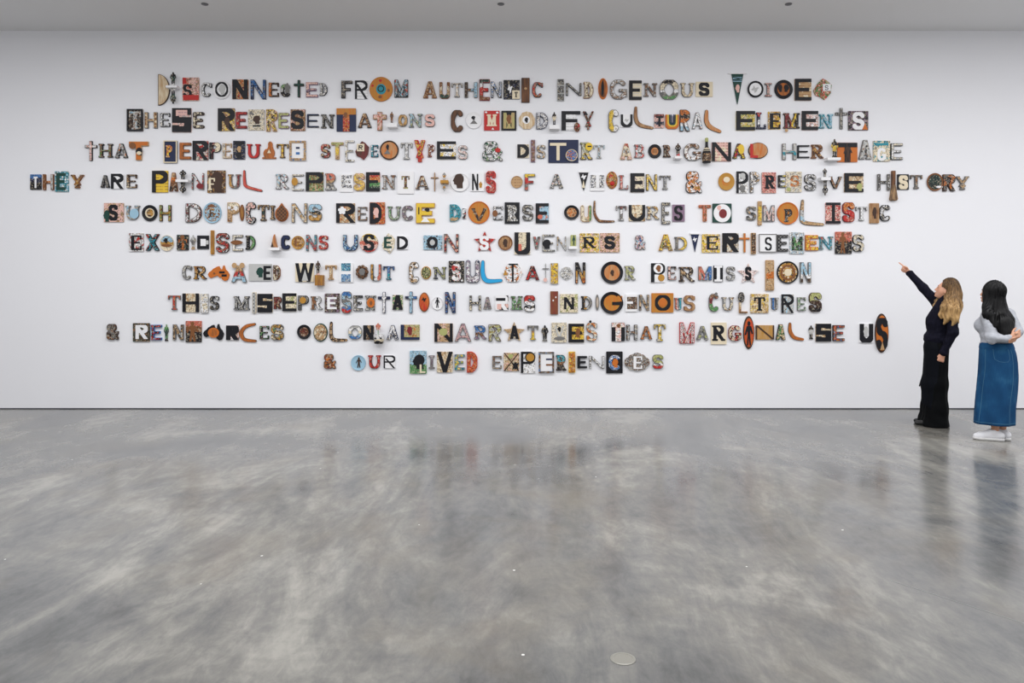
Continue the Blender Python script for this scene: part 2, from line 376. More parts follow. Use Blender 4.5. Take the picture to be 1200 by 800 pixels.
MAP = [(0, .42), (.04, .28), (.13, .2), (.3, .3), (.45, .36), (.55, .22), (.62, .3), (.66, .12), (.78, .02), (.9, .06), (.96, .2), (1, .4), (.92, .6),
       (.82, .72), (.76, .98), (.71, .96), (.67, .72), (.58, .74), (.52, .93), (.42, .9), (.33, .82), (.25, .78), (.16, .64), (.05, .55)]
def shape_d(X, Y, name, w):
    cx = w / 2
    def ell(px, py, rx, ry): 
        k = np.sqrt(((X - px) / rx) ** 2 + ((Y - py) / ry) ** 2); return (k - 1) * min(rx, ry)
    P = lambda pts: poly_d(X, Y, [(x * w, y) for x, y in pts])
    mn = lambda *q: __import__('functools').reduce(np.minimum, q)
    if name == 'rect': return box_d(X, Y, 0, w, 0, 1)
    if name == 'disc': return ell(cx, .5, cx, .5)
    if name == 'ring': return None
    if name == 'halfdisc': return np.maximum(ell(0, .5, w, .5), -X)
    if name == 'tri': return P([(0, 0), (1, 0), (.5, 1)])
    if name == 'hex': return P([(.25, 0), (.75, 0), (1, .5), (.75, 1), (.25, 1), (0, .5)])
    if name == 'oct': return P([(.3, 0), (.7, 0), (.97, .25), (1, .6), (.78, .92), (.5, 1), (.22, .92), (0, .6), (.03, .25)])
    if name == 'star':
        return P([(.5 + (.52 if k % 2 == 0 else .23) * math.sin(k * PI / 5), .47 + (.53 if k % 2 == 0 else .235) * math.cos(k * PI / 5)) for k in range(10)])
    if name == 'map': return P(MAP) - .008
    if name == 'teardrop': return mn(ell(cx, .4, cx, .4), P([(.06, .52), (.5, 1), (.94, .52)]))
    if name == 'teardrop2': return mn(ell(cx, .55, cx, .45), P([(.06, .42), (.5, 0), (.94, .42)]))
    if name == 'leaf': return np.maximum(ell(cx, .5 - .35, cx * 1.12, .85), ell(cx, .5 + .35, cx * 1.12, .85)) if w > 1 else np.maximum(ell(cx - .35 * w, .5, .85 * w, .56), ell(cx + .35 * w, .5, .85 * w, .56))
    if name == 'scallop':
        d = ell(cx, .5, cx * .85, .43)
        for k in range(9):
            a = k * 2 * PI / 9; d = np.minimum(d, ell(cx + .36 * w * math.cos(a), .5 + .36 * math.sin(a), .145 * w, .145))
        return d
    if name == 'cloud':
        return mn(ell(cx, .45, .34 * w, .38), ell(.16 * w, .47, .16 * w, .27), ell(.84 * w, .47, .16 * w, .27), ell(.5 * w, .8, .2 * w, .2), ell(.28 * w, .3, .17 * w, .24), ell(.72 * w, .3, .17 * w, .24), ell(.5 * w, .16, .2 * w, .16), ell(.3 * w, .7, .15 * w, .2), ell(.7 * w, .7, .15 * w, .2))
    if name == 'flower':
        d = ell(cx, .5, .2 * w, .2)
        for k in range(5):
            a = PI / 2 + k * 2 * PI / 5; d = np.minimum(d, ell(cx + .3 * w * math.cos(a), .5 + .3 * math.sin(a), .2 * w, .2))
        return d
    if name in ('head', 'headr'):
        s = (lambda x: x) if name == 'head' else (lambda x: 1 - x)
        return mn(ell(s(.55) * w, .62, .42 * w, .38), P([(s(.12), .7), (s(.0), .5), (s(.1), .44), (s(.1), .3), (s(.32), .22), (s(.36), 0), (s(.88), 0), (s(.85), .5)]))
    if name == 'man':
        return mn(ell(cx, .9, .13 * w + .02, .1), P([(.3, .8), (.7, .8), (.66, .45), (.78, 0), (.6, 0), (.5, .35), (.4, 0), (.22, 0), (.34, .45)]),
                  seg_d(X, Y, (.3 * w, .76), (.06 * w, .46)) - .035, seg_d(X, Y, (.7 * w, .76), (.94 * w, .5)) - .035)
    if name == 'bird': return P([(0, .45), (.2, .6), (.35, 1), (.5, .62), (.75, .75), (1, .68), (.8, .5), (.7, .2), (.45, 0), (.4, .35), (.15, .35)])
    if name == 'bat': return P([(0, .9), (.3, .8), (.42, 1), (.5, .85), (.6, 1), (.72, .8), (1, .95), (.8, .45), (.98, 0), (.6, .2), (.5, .05), (.38, .2), (0, .05), (.22, .45)])
    if name == 'lines': return mn(*[box_d(X, Y, 0, w, y, y + .16) for y in (.05, .42, .8)])
    if name == 'shard': return P([(.02, .45), (.25, .78), (.5, 1), (.72, .92), (1, .7), (.94, .3), (.62, 0), (.4, .14), (.12, .22)])
    if name == 'idol': return mn(P([(0, 0), (1, 0), (1, .09), (0, .09)]), ell(.36 * w, .3, .28 * w, .27), ell(.62 * w, .34, .28 * w, .3), ell(.58 * w, .82, .16 * w, .18), P([(.3, .4), (.85, .4), (.72, .78), (.46, .78)]))
    if name == 'cup': return np.maximum(ell(cx, .75, cx, .75), box_d(X, Y, 0, w, 0, .9))
    raise KeyError(name)

N_ROW = 46
def trace(fn, w, inset=0.0):
    """contours of a distance field over [0,w]x[0,1], marching squares"""
    h = 1.0 / N_ROW; pad = 2
    nx, ny = int(math.ceil(w / h)) + 2 * pad + 1, N_ROW + 2 * pad + 1
    xs = (np.arange(nx) - pad) * h + .0003; ys = (np.arange(ny) - pad) * h + .0007
    X, Y = np.meshgrid(xs, ys)
    D = fn(X, Y) + inset
    D[0, :] = D[-1, :] = 1; D[:, 0] = D[:, -1] = 1
    D = np.where(D == 0, 1e-9, D)
    S = D < 0
    segs = {}
    code = S[:-1, :-1] * 1 + S[:-1, 1:] * 2 + S[1:, 1:] * 4 + S[1:, :-1] * 8
    # edges of a cell: 0 bottom, 1 right, 2 top, 3 left; the inside stays on the left hand
    T = {1: [(0, 3)], 2: [(1, 0)], 3: [(1, 3)], 4: [(2, 1)], 5: [(0, 3), (2, 1)], 6: [(2, 0)], 7: [(2, 3)], 8: [(3, 2)], 9: [(0, 2)],
         10: [(1, 0), (3, 2)], 11: [(1, 2)], 12: [(3, 1)], 13: [(0, 1)], 14: [(3, 0)]}
    def ek(i, j, e): return ('h', i, j) if e == 0 else ('v', i, j + 1) if e == 1 else ('h', i + 1, j) if e == 2 else ('v', i, j)
    ii, jj = np.nonzero((code > 0) & (code < 15))
    for i, j in zip(ii.tolist(), jj.tolist()):
        for p, q in T[int(code[i, j])]: segs[ek(i, j, p)] = ek(i, j, q)
    def pt(k):
        t, i, j = k
        a = D[i, j]; b = D[i, j + 1] if t == 'h' else D[i + 1, j]
        f = min(.995, max(.005, a / (a - b)))
        return (xs[j] + f * h, ys[i]) if t == 'h' else (xs[j], ys[i] + f * h)
    loops = []
    while segs:
        s, c = next(iter(segs.items())); loop = [s]; del segs[s]
        while c != s and c in segs:
            loop.append(c); c = segs.pop(c)
        if len(loop) >= 4:
            P = simplify([pt(k) for k in loop], h * .16)
            if len(P) >= 3: loops.append(P)
    return loops
def simplify(P, tol):
    n = len(P); A = np.array(P)
    k0 = 0; k1 = int(np.argmax(((A - A[0]) ** 2).sum(1)))
    keep = {k0, k1}
    def rec(i, j):
        if j - i < 2: return
        a, b = A[i], A[j % n]; idx = np.arange(i + 1, j); d = b - a; L = math.hypot(*d) + 1e-12
        e = np.abs((A[idx, 0] - a[0]) * d[1] - (A[idx, 1] - a[1]) * d[0]) / L; m = int(np.argmax(e))
        if e[m] > tol: keep.add(i + 1 + m); rec(i, i + 1 + m); rec(i + 1 + m, j)
    rec(k0, k1); rec(k1, n)
    return [P[k] for k in sorted(keep)]
_cache = {}
def outline(kind, name, w, font=None, inset=0.0, ringt=.2):
    w = max(.05, round(w, 2)); key = (kind, name, w, font, round(inset, 3))
    if key not in _cache:
        if name == 'ring': fn = lambda X, Y: letter_d(X, Y, 'O', w, font or 's')
        elif kind == 'L': fn = lambda X, Y: letter_d(X, Y, name, w, font)
        else: fn = lambda X, Y: shape_d(X, Y, name, w)
        _cache[key] = (w, trace(fn, w, inset))
    return _cache[key]
def extrude(loops, sx, sy, ox, oy, y0, y1):
    """loops in glyph units -> vertices (x, depth, z), faces; y0 back, y1 front (nearer the room, negative)"""
    v, f = [], []; off = 0; polys = []
    for P in loops:
        n = len(P)
        v += [(ox + x * sx, y1, oy + y * sy) for x, y in P]; polys.append([Vector((x, y, 0)) for x, y in P]); off += n
    try: tris = tessellate_polygon(polys)
    except Exception: tris = []
    base = off
    v += [(x, y0, z) for x, _, z in v[:off]]
    A2 = lambda t: (v[t[1]][0] - v[t[0]][0]) * (v[t[2]][2] - v[t[0]][2]) - (v[t[1]][2] - v[t[0]][2]) * (v[t[2]][0] - v[t[0]][0])
    for t in tris:
        if A2(t) < 0: t = (t[0], t[2], t[1])
        f.append(tuple(t)); f.append((t[0] + base, t[2] + base, t[1] + base))
    s = 0
    for P in loops:
        n = len(P)
        for k in range(n):
            a, b = s + k, s + (k + 1) % n; f.append((b, a, a + base, b + base))
        s += n
    return v, f

# ------------------------------------------------------------------ smooth 3D forms: blended fields turned into one continuous mesh
class Vol:
    def __init__(s, lo, hi, h):
        s.lo = np.array(lo, float); s.h = h
        s.n = np.maximum(4, np.ceil((np.array(hi) - s.lo) / h).astype(int) + 1)
        s.f = np.full(tuple(s.n), .5, np.float32)
        s.ax = [s.lo[k] + np.arange(s.n[k]) * h for k in range(3)]
    def region(s, lo, hi, m):
        r = []
        for k in range(3):
            a = int(max(0, math.floor((lo[k] - m - s.lo[k]) / s.h))); b = int(min(s.n[k], math.ceil((hi[k] + m - s.lo[k]) / s.h) + 1))
            if b <= a: return None
            r.append(slice(a, b))
        return tuple(r)
    def grid(s, r):
        return np.meshgrid(*[s.ax[k][r[k]].astype(np.float32) for k in range(3)], indexing='ij')
    def put(s, fn, lo, hi, k=.02, op='add'):
        r = s.region(lo, hi, k + 3 * s.h)
        if r is None: return
        d = fn(*s.grid(r)); f = s.f[r]
        if op == 'add':
            g = np.maximum(k - np.abs(f - d), 0) / k; s.f[r] = np.minimum(f, d) - g * g * k * .25
        else:
            g = np.maximum(k - np.abs(f + d), 0) / k; s.f[r] = np.maximum(f, -d) + g * g * k * .25
    def cone(s, a, b, ra, rb, k=.02, op='add', sq=None):
        """tapered limb; sq = (axis vector, factor) flattens it along that axis"""
        a, b = np.array(a, float), np.array(b, float); d = b - a; L2 = float(d @ d) + 1e-9
        def fn(X, Y, Z):
            t = np.clip(((X - a[0]) * d[0] + (Y - a[1]) * d[1] + (Z - a[2]) * d[2]) / L2, 0, 1)
            px, py, pz = X - a[0] - t * d[0], Y - a[1] - t * d[1], Z - a[2] - t * d[2]
            if sq is not None:
                n, q = np.array(sq[0], float), sq[1]; n = n / np.linalg.norm(n); c = px * n[0] + py * n[1] + pz * n[2]; e = c * (q - 1)
                px, py, pz = px + e * n[0], py + e * n[1], pz + e * n[2]
            return np.sqrt(px * px + py * py + pz * pz) - (ra + t * (rb - ra))
        R = max(ra, rb) * (1.0 if sq is None else max(1, 1 / sq[1]))
        s.put(fn, np.minimum(a, b) - R, np.maximum(a, b) + R, k, op)
    def chain(s, pts, rad, k=.015, sq=None):
        for i in range(len(pts) - 1): s.cone(pts[i], pts[i + 1], rad[i], rad[i + 1], k, sq=sq)
    def ell(s, c, r, yaw=0, pitch=0, k=.02, op='add'):
        """ellipsoid: r = (forward, side, up); pitch lifts the forward axis"""
        c = np.array(c, float); cy, sy, cp, sp = math.cos(yaw), math.sin(yaw), math.cos(pitch), math.sin(pitch)
        F = (cy * cp, sy * cp, sp); S = (-sy, cy, 0); U = (-cy * sp, -sy * sp, cp)
        def fn(X, Y, Z):
            x, y, z = X - c[0], Y - c[1], Z - c[2]
            u = (x * F[0] + y * F[1] + z * F[2]) / r[0]; v = (x * S[0] + y * S[1]) / r[1]; w = (x * U[0] + y * U[1] + z * U[2]) / r[2]
            k0 = np.sqrt(u * u + v * v + w * w) + 1e-6
            k1 = np.sqrt((u / r[0]) ** 2 + (v / r[1]) ** 2 + (w / r[2]) ** 2) + 1e-6
            return k0 * (k0 - 1) / k1
        R = max(r); s.put(fn, c - R, c + R, k, op)
    def slab(s, axis, lo, hi, k=.01):
        """keep only lo..hi along an axis (or along a given unit normal)"""
        G = np.meshgrid(*[s.ax[q].astype(np.float32) for q in range(3)], indexing='ij', sparse=True)
        P = G[axis] if isinstance(axis, int) else G[0] * axis[0] + G[1] * axis[1] + G[2] * axis[2]
        s.f = np.maximum(s.f, np.maximum(P - hi, lo - P).astype(np.float32))
    def warp(s, fn):
        G = np.meshgrid(*[s.ax[q].astype(np.float32) for q in range(3)], indexing='ij', sparse=True)
        s.f = (s.f + fn(*G)).astype(np.float32)
    def mesh(s):
        f = s.f; nx, ny, nz = f.shape
        for k in range(3):
            sl = [slice(None)] * 3; sl[k] = 0; f[tuple(sl)] = np.maximum(f[tuple(sl)], .001); sl[k] = -1; f[tuple(sl)] = np.maximum(f[tuple(sl)], .001)
        ins = f < 0
        c = ins[:-1, :-1, :-1].astype(np.int8)
        for dx, dy, dz in ((1, 0, 0), (0, 1, 0), (1, 1, 0), (0, 0, 1), (1, 0, 1), (0, 1, 1), (1, 1, 1)):
            c = c + ins[dx:nx - 1 + dx, dy:ny - 1 + dy, dz:nz - 1 + dz]
        I, J, K = np.nonzero((c > 0) & (c < 8))
        idx = np.full(c.shape, -1, np.int64); idx[I, J, K] = np.arange(len(I))
        acc = np.zeros((len(I), 3)); cnt = np.zeros(len(I))
        cor = [(x, y, z) for x in (0, 1) for y in (0, 1) for z in (0, 1)]
        for a in cor:
            for ax in range(3):
                if a[ax]: continue
                b = list(a); b[ax] = 1
                fa = f[I + a[0], J + a[1], K + a[2]]; fb = f[I + b[0], J + b[1], K + b[2]]
                m = (fa < 0) != (fb < 0)
                t = np.where(m, fa / np.where(m, fa - fb, 1), 0)
                p = np.stack([a[q] + (t if q == ax else 0) * np.ones(len(I)) for q in range(3)], 1)
                acc += p * m[:, None]; cnt += m
        V = (acc / cnt[:, None] + np.stack([I, J, K], 1)) * s.h + s.lo
        Q = []
        for ax in range(3):
            sa = [slice(1, -1)] * 3; sb = [slice(1, -1)] * 3; sa[ax] = slice(0, -1); sb[ax] = slice(1, None)
            A, B = ins[tuple(sa)], ins[tuple(sb)]
            for flip, m in ((False, A & ~B), (True, ~A & B)):
                P = np.stack(np.nonzero(m), 1)
                for k in range(3): P[:, k] += 0 if k == ax else 1
                u, v = [(1, 2), (2, 0), (0, 1)][ax]
                def at(du, dv):
                    R = P.copy(); R[:, u] -= du; R[:, v] -= dv; return idx[R[:, 0], R[:, 1], R[:, 2]]
                q = np.stack([at(1, 1), at(0, 1), at(0, 0), at(1, 0)], 1)
                Q.append(q[:, ::-1] if flip else q)
        Q = np.concatenate(Q); Q = Q[(Q >= 0).all(1)]
        return V, Q
    def build(s, name, mat, parent=None, origin=(0, 0, 0), loc=(0, 0, 0), relax=1, data_only=False):
        V, Q = s.mesh()
        for _ in range(relax):
            A = np.zeros_like(V); n = np.zeros(len(V))
            for a, b in ((0, 1), (1, 2), (2, 3), (3, 0)):
                np.add.at(A, Q[:, a], V[Q[:, b]]); np.add.at(A, Q[:, b], V[Q[:, a]]); np.add.at(n, Q[:, a], 1); np.add.at(n, Q[:, b], 1)
            V = V * .5 + .5 * A / np.maximum(n, 1)[:, None]
        V = V - np.array(origin)
        me = bpy.data.meshes.new(name)
        me.vertices.add(len(V)); me.vertices.foreach_set('co', V.astype(np.float32).ravel())
        me.loops.add(Q.size); me.loops.foreach_set('vertex_index', Q.astype(np.int32).ravel())
        me.polygons.add(len(Q)); me.polygons.foreach_set('loop_start', np.arange(0, Q.size, 4, dtype=np.int32))
        me.update(calc_edges=True); me.validate()
        me.polygons.foreach_set('use_smooth', [True] * len(me.polygons))
        if mat: me.materials.append(mat)
        if data_only: return me
        o = bpy.data.objects.new(name, me); COL.objects.link(o)
        if parent: o.parent = parent
        o.location = loc
        return o

# ------------------------------------------------------------------ the wall text: every letter, card, plate and carving is a thing of its own
ORD = 'first second third fourth fifth sixth seventh eighth ninth tenth eleventh twelfth thirteenth fourteenth fifteenth sixteenth seventeenth'.split()
LINE = {1: 'top', 2: 'second', 3: 'third', 4: 'fourth', 5: 'fifth', 6: 'sixth', 7: 'seventh', 8: 'eighth', 9: 'ninth', 10: 'bottom'}
SHAPE_PART = {'rect': 'block_motif', 'disc': 'round_motif', 'ring': 'ring_motif', 'head': 'head_motif', 'headr': 'head_motif', 'man': 'figure_motif', 'tri': 'triangle_motif',
              'bird': 'bird_motif', 'leaf': 'leaf_motif', 'flower': 'flower_motif', 'bat': 'animal_motif', 'lines': 'painted_lines', 'star': 'star_motif', 'teardrop': 'woven_panel',
              'halfdisc': 'hide_panel', 'shard': 'shard_motif'}
GNAME = {'halfdisc': ('hunting_bow', 'bow'), 'shard': ('collage_cutout', 'collage piece'), 'oct': ('scalloped_plaque', 'plaque'), 'idol': ('carved_figure', 'carving'),
         'teardrop': ('basket', 'basket'), 'tri': ('cone_tent', 'model tent'), 'disc': ('printed_disc', 'disc'), 'star': ('star_plaque', 'star plaque'), 'map': ('map_plaque', 'wooden map'),
         'scallop': ('cushion', 'cushion'), 'hex': ('hexagon_tile', 'tile'), 'teardrop2': ('guitar_pick', 'plaque'), 'cloud': ('doily', 'doily')}
FACE = -.0012    # clear of the wall paint
def to_wall(px, py, dep):
    k = (CAMD - dep) / FPX
    return (px - 600) * k, CAMH + (HOR - py) * k
class Box:
    """a rectangle of the photograph set on the plane dep in front of the wall"""
    def __init__(s, x0, y0, x1, y1, dep):
        s.x0, s.z1 = to_wall(x0, y0, dep); s.x1, s.z0 = to_wall(x1, y1, dep)
        s.w, s.h = s.x1 - s.x0, s.z1 - s.z0; s.cx, s.cz = (s.x0 + s.x1) / 2, (s.z0 + s.z1) / 2
def cname(spec, n=2):
    out = []
    for c in spec[1:]:
        if CNAME[c] not in out: out.append(CNAME[c])
    return ' and '.join(out[:n])
def shape(name, kind, glyph, font, b, org, y0, y1, mat, parent=None, inset=0.0):
    w, loops = outline(kind, glyph, b.w / b.h, font, inset)
    v, f = extrude(loops, b.w / w, b.h, b.x0 - org[0], b.z0 - org[1], y0, y1)
    return link(name, v, f, mat, parent)
def smooth_pts(P, n=6):
    Q = [P[0]] + P + [P[-1]]; out = []
    for i in range(1, len(Q) - 2):
        p0, p1, p2, p3 = [np.array(q, float) for q in Q[i - 1:i + 3]]
        for k in range(n):
            t = k / n; out.append(.5 * (2 * p1 + (p2 - p0) * t + (2 * p0 - 5 * p1 + 4 * p2 - p3) * t * t + (3 * p1 - p0 - 3 * p2 + p3) * t ** 3))
    return out + [np.array(P[-1], float)]

def figure_mesh():
    s = Vol((-.3, -.16, 0), (.3, .16, 1.0), .02)
    s.ell((0, 0, .9), (.07, .075, .085), k=.03); s.cone((0, 0, .8), (0, 0, .88), .045, .04, .03)
    s.cone((0, 0, .75), (0, 0, .5), .11, .10, .04); s.cone((-.1, 0, .78), (.1, 0, .78), .055, .055, .04)
    for d in (-1, 1):
        s.chain([(.14 * d, 0, .77), (.2 * d, -.02, .6), (.13 * d, -.07, .5)], [.05, .042, .035], .02)
        s.chain([(.065 * d, 0, .48), (.075 * d, -.01, .27), (.07 * d, 0, .06)], [.075, .055, .045], .02)
    s.cone((-.08, -.01, .03), (.08, -.01, .03), .09, .09, .02)
    s.slab(2, .005, 1.0)
    return s.build('figurine', None, data_only=True)
def mask_mesh():
    s = Vol((-.6, -.4, -.55), (.6, .02, .55), .03)
    s.ell((0, 0, 0), (.34, .45, .47), yaw=PI / 2, k=.02)
    s.ell((0, -.34, -.02), (.06, .05, .16), k=.05); s.ell((0, -.3, .14), (.07, .3, .05), k=.05)
    for d in (-1, 1): s.ell((.17 * d, -.33, .07), (.05, .08, .04), k=.03, op='sub')
    s.ell((0, -.33, -.22), (.06, .15, .06), k=.03, op='sub'); s.slab(1, -.4, 0)
    return s.build('mask', None, data_only=True)
FIG, MASK = figure_mesh(), mask_mesh()
def mesh_copy(me, name, mat, sx, sy, sz):
    m = me.copy(); m.name = name
    a = np.empty(len(m.vertices) * 3, np.float32); m.vertices.foreach_get('co', a)
    a = a.reshape(-1, 3) * np.array((sx, sy, sz), np.float32); m.vertices.foreach_set('co', a.ravel()); m.update()
    m.materials.clear(); m.materials.append(mat)
    o = bpy.data.objects.new(name, m); COL.objects.link(o); return o

class Ctx: pass
def children_of(toks, T, org, y, parent):
    k = 0
    for t in toks:
        if ':' not in t: continue
        nm, rest = t.split(':', 1)
        bb = T.bb
        if '@' in rest:
            rest, q = rest.rsplit('@', 1); bb = [float(x) for x in q.split(',')]
        arg = 's'
        if '/' in rest: rest, arg = rest.rsplit('/', 1)
        if arg.isdigit(): g = float(arg); bb = [bb[0] + g, bb[1] + g, bb[2] - g, bb[3] - g]; arg = 's'
        dep = -y
        b = Box(*T.px(bb), dep)
        L = len(nm) == 1
        col = '' if L else ''
        o = shape('letter' if L else SHAPE_PART.get(nm, 'motif'), 'L' if L else 'G', nm, arg, b, org, y, y - .004 - .0012 * k, pat(rest), parent, .0 if not L else -.004)
        o['label'] = (cname(rest, 1) + (' letter ' + nm if L else ' ' + o.name.split('.')[0].replace('_', ' ')))
        k += 1

def dish(name, b, org, prof, mat, parent=None, seg=44):
    v, f = lathe_vf(prof, seg, b.w / 2, b.h / 2)
    v = [(x + b.cx - org[0], y, z + b.cz - org[1]) for x, y, z in v]
    return link(name, v, f, mat, parent, smooth=False)

def build_items(spec):
    T = Ctx(); T.ox = T.oy = 0; T.s = 1
    T.px = lambda q: (T.ox + q[0] * T.s, T.oy + q[1] * T.s, T.ox + q[2] * T.s, T.oy + q[3] * T.s)
    count = {}
    lines = [l for l in spec.strip().split('\n') if l.strip()]
    heads = [l[1:].split()[0] for l in lines if l[0] == '#']
    word = '?'; row = 1; pos = 0
    for l in lines:
        if l[0] == '#':
            word, row = l[1:].split(); row = int(row); pos = 0; continue
        if l[0] == '@':
            a = l[1:].split(); T.ox, T.oy, T.s = float(a[0]), float(a[1]), float(a[2]) / 1200; continue
        look = None
        if ' | ' in l: l, look = l.split(' | ', 1)
        tk = l.split(); kind, ch = tk[0], tk[1]
        if word == '&': where = 'opening the %s line' % LINE[row] if row in (9, 10) else 'before %s' % {3: 'DISTORT', 4: 'OPPRESSIVE', 6: 'ADVERTISEMENTS'}[row]
        else:
            where = '%s letter of %s' % (ORD[pos], word) + (', %s line' % LINE[row] if heads.count(word) > 1 else '')
            if word == 'A': where = 'single letter word, fourth line'
        if ch != '-': pos += len(ch)
        sym = 'ampersand' if ch == '&' else 'letter ' + ch
        label = None
        if kind == 'B':
            vals = [float(x) for x in tk[2].split(',')]; wd = float(tk[3]); face = tk[4]
            P = [(vals[k], vals[k + 1]) for k in range(0, len(vals), 2)]
            r = wd / 2
            T.bb = [min(p[0] for p in P) - r, min(p[1] for p in P) - r, max(p[0] for p in P) + r, max(p[1] for p in P) + r]
            b = Box(*T.px(T.bb), .02); org = (b.cx, b.cz)
            H = T.bb[3] - T.bb[1]; w = b.w / b.h
            G = smooth_pts([((p[0] - T.bb[0]) / H, (T.bb[3] - p[1]) / H) for p in P]); n = len(G) - 1
            def fn(X, Y, off=0.0):
                d = np.full(X.shape, 9.0)
                for k in range(n):
                    rr = (r / H) * (.72 + .42 * math.sin(PI * (k + .5) / n)); d = np.minimum(d, seg_d(X, Y, G[k], G[k + 1]) - rr)
                return d
            lp = trace(fn, w); v, f = extrude(lp, b.w / w, b.h, b.x0 - org[0], b.z0 - org[1], FACE, -.014)
            o = link('boomerang', v, f, pat('.d'))
            lp = trace(fn, w, .012); v, f = extrude(lp, b.w / w, b.h, b.x0 - org[0], b.z0 - org[1], -.0135, -.021)
            link('painted_face', v, f, pat(face), o)
            label = 'bent %s boomerang as the %s, %s' % (cname(face), ch, where); cat = 'boomerang'; grp = 'boomerangs in the wall text'
            o.location = (org[0], 0, org[1]); tag(o, label, cat, grp); continue
        T.bb = [float(x) for x in tk[2:6]]; ar = tk[6:]
        opt = dict(a.split('=', 1) for a in ar if '=' in a and a[:2] in ('fr', 'sh', 'dn', 'bk', 'st', 'w=', 'z='))
        if kind == 'L':
            dep = .034; b = Box(*T.px(T.bb), dep); org = (b.cx, b.cz)
            face, font = ar[0].rsplit('/', 1); edge = ar[1]
            kid = not (ch == 'U' and edge == 'o')
            o = shape('cutout_letter', 'L', ch, font, b, org, FACE, -.028, pat('.' + edge))
            if kid: shape('printed_face', 'L', ch, font, b, org, -.0275, -.033, pat(face), o, {'t': .014, 'h': .01}.get(font, .026))
            children_of(ar[2:], T, org, -.033 if kid else -.028, o)
            if not kid: face = '.oyGU'
            label = '%s cutout %s, %s' % (cname(face), sym, where); cat = 'letter'; grp = 'cutout letters of the wall text'
        elif kind in 'CKG':
            dep = {'C': .02, 'K': .026, 'G': .024}[kind]
            b = Box(*T.px(T.bb), dep); org = (b.cx, b.cz)
            if kind == 'G': shp, face, rest = ar[0], ar[1], ar[2:]
            else: shp, face, rest = 'rect', ar[0], ar[1:]
            nm, cat = GNAME[shp] if kind == 'G' else ('picture_card', 'card') if kind == 'C' else ('painted_plank', 'plank')
            sh = next((a for a in rest if a.startswith('sh=')), None)
            if sh:
                dep = .09; b = Box(*T.px(T.bb), dep); org = (b.cx, b.cz)
            if kind == 'G' and shp in ('teardrop', 'scallop', 'tri') :
                # a form with belly: stacked, shrinking outlines
                o = None; v, f = [], []
                w, lp = outline('G', shp, b.w / b.h)
                for q in range(5):
                    ins = .16 * (1 - math.cos(q / 5 * PI / 2)); y1 = -.10 * math.sin((q + 1) / 5 * PI / 2) * (.7 if shp != 'tri' else .9)
                    w, lp = outline('G', shp, b.w / b.h, None, round(ins, 3))
                    vv, ff = extrude(lp, b.w / w, b.h, b.x0 - org[0], b.z0 - org[1], FACE if q == 0 else y0 + .001, y1); y0 = y1
                    f += [tuple(i + len(v) for i in t) for t in ff]; v += vv
                o = link(nm, v, f, pat(face)); front = y1
            else:
                front = -dep if not sh else -.03
                back = FACE
                o = shape(nm, 'G', shp, None, b, org, back, front, pat(face if not (kind == 'K') else '.' + face[-1]), None)
                if kind == 'K':
                    shape('painted_face', 'G', shp, None, b, org, front + .001, front - .004, pat(face), o, .018); front -= .004
            if 'fr' in opt:
                fr = opt['fr'] if '/' in opt['fr'] else '.' + opt['fr'] + '/8'
                fp, fw = fr.rsplit('/', 1); fw = float(fw) * T.s * (CAMD - dep) / FPX
                X0, X1, Z0, Z1 = b.x0 - org[0], b.x1 - org[0], b.z0 - org[1], b.z1 - org[1]
                v, f = [], []
                for q in ((X0, X1, Z1 - fw, Z1), (X0, X1, Z0, Z0 + fw), (X0, X0 + fw, Z0 + fw, Z1 - fw), (X1 - fw, X1, Z0 + fw, Z1 - fw)):
                    vv, ff = box_vf(q[0], q[1], front - .012, front + .001, q[2], q[3]); f += [tuple(i + len(v) for i in t) for t in ff]; v += vv
                link('frame', v, f, pat(fp), o)['label'] = cname(fp) + ' frame'
            children_of([a for a in rest if a[:3] not in ('fr=', 'sh=')], T, org, front, o)
            if sh:
                o.location = (org[0], -.055, org[1])
            lt = next((a for a in rest if len(a.split(':')[0]) == 1 and ':' in a), None)
            if kind == 'C':
                lc = cname(lt.split(':', 1)[1].split('/')[0].split('@')[0], 1) if lt else None
                label = ('%s picture card with %s letter %s, %s' % (cname(face), lc, ch, where)) if lt else '%s picture card as the %s, %s' % (cname(face), ch, where)
                grp = 'picture cards of the wall text'
            elif kind == 'K': label = 'upright %s painted plank as the %s, %s' % (cname(face), ch, where); grp = 'planks in the wall text'
            else:
                label = '%s as the %s, %s' % (look or cname(face) + ' ' + {'shard': 'collage piece', 'oct': 'scalloped plaque', 'idol': 'squat carved figure', 'star': 'star plaque', 'disc': 'printed disc'}.get(shp, cat), ch, where); grp = None
            look = None
        elif kind in 'PO':
            dep = .022; z = .02 if 'z' in opt else 0
            b = Box(*T.px(T.bb), dep + z); org = (b.cx, b.cz)
            rest = [a for a in ar[2:] if ':' in a[1:] and not a[0].isdigit()]
            num = next((float(a) for a in ar[2:] if a.replace('.', '').isdigit()), 8 if kind == 'P' else 7)
            fx = max(.3, 1 - 2 * num / min(T.bb[2] - T.bb[0], T.bb[3] - T.bb[1]))
            if kind == 'P':
                o = dish('round_plate' if abs(b.w - b.h) < .25 * b.h else 'oval_plate', b, org, [(.9, FACE - z), (1, -.012 - z), (1, -.02 - z), (.98, -.024 - z), (fx, -.017 - z), (fx * .98, -.014 - z)], pat(ar[0]))
                dish('centre', b, org, [(fx * .99, -.0135 - z), (fx * .985, -.0165 - z), (fx * .6, -.0155 - z), (.01, -.0155 - z)], pat(ar[1]), o)['label'] = cname(ar[1]) + ' centre'
                front = -.0165 - z
            else:
                o = dish('oval_board', b, org, [(1, FACE), (1, -.012), (.97, -.022), (fx, -.024)], pat(ar[0]))
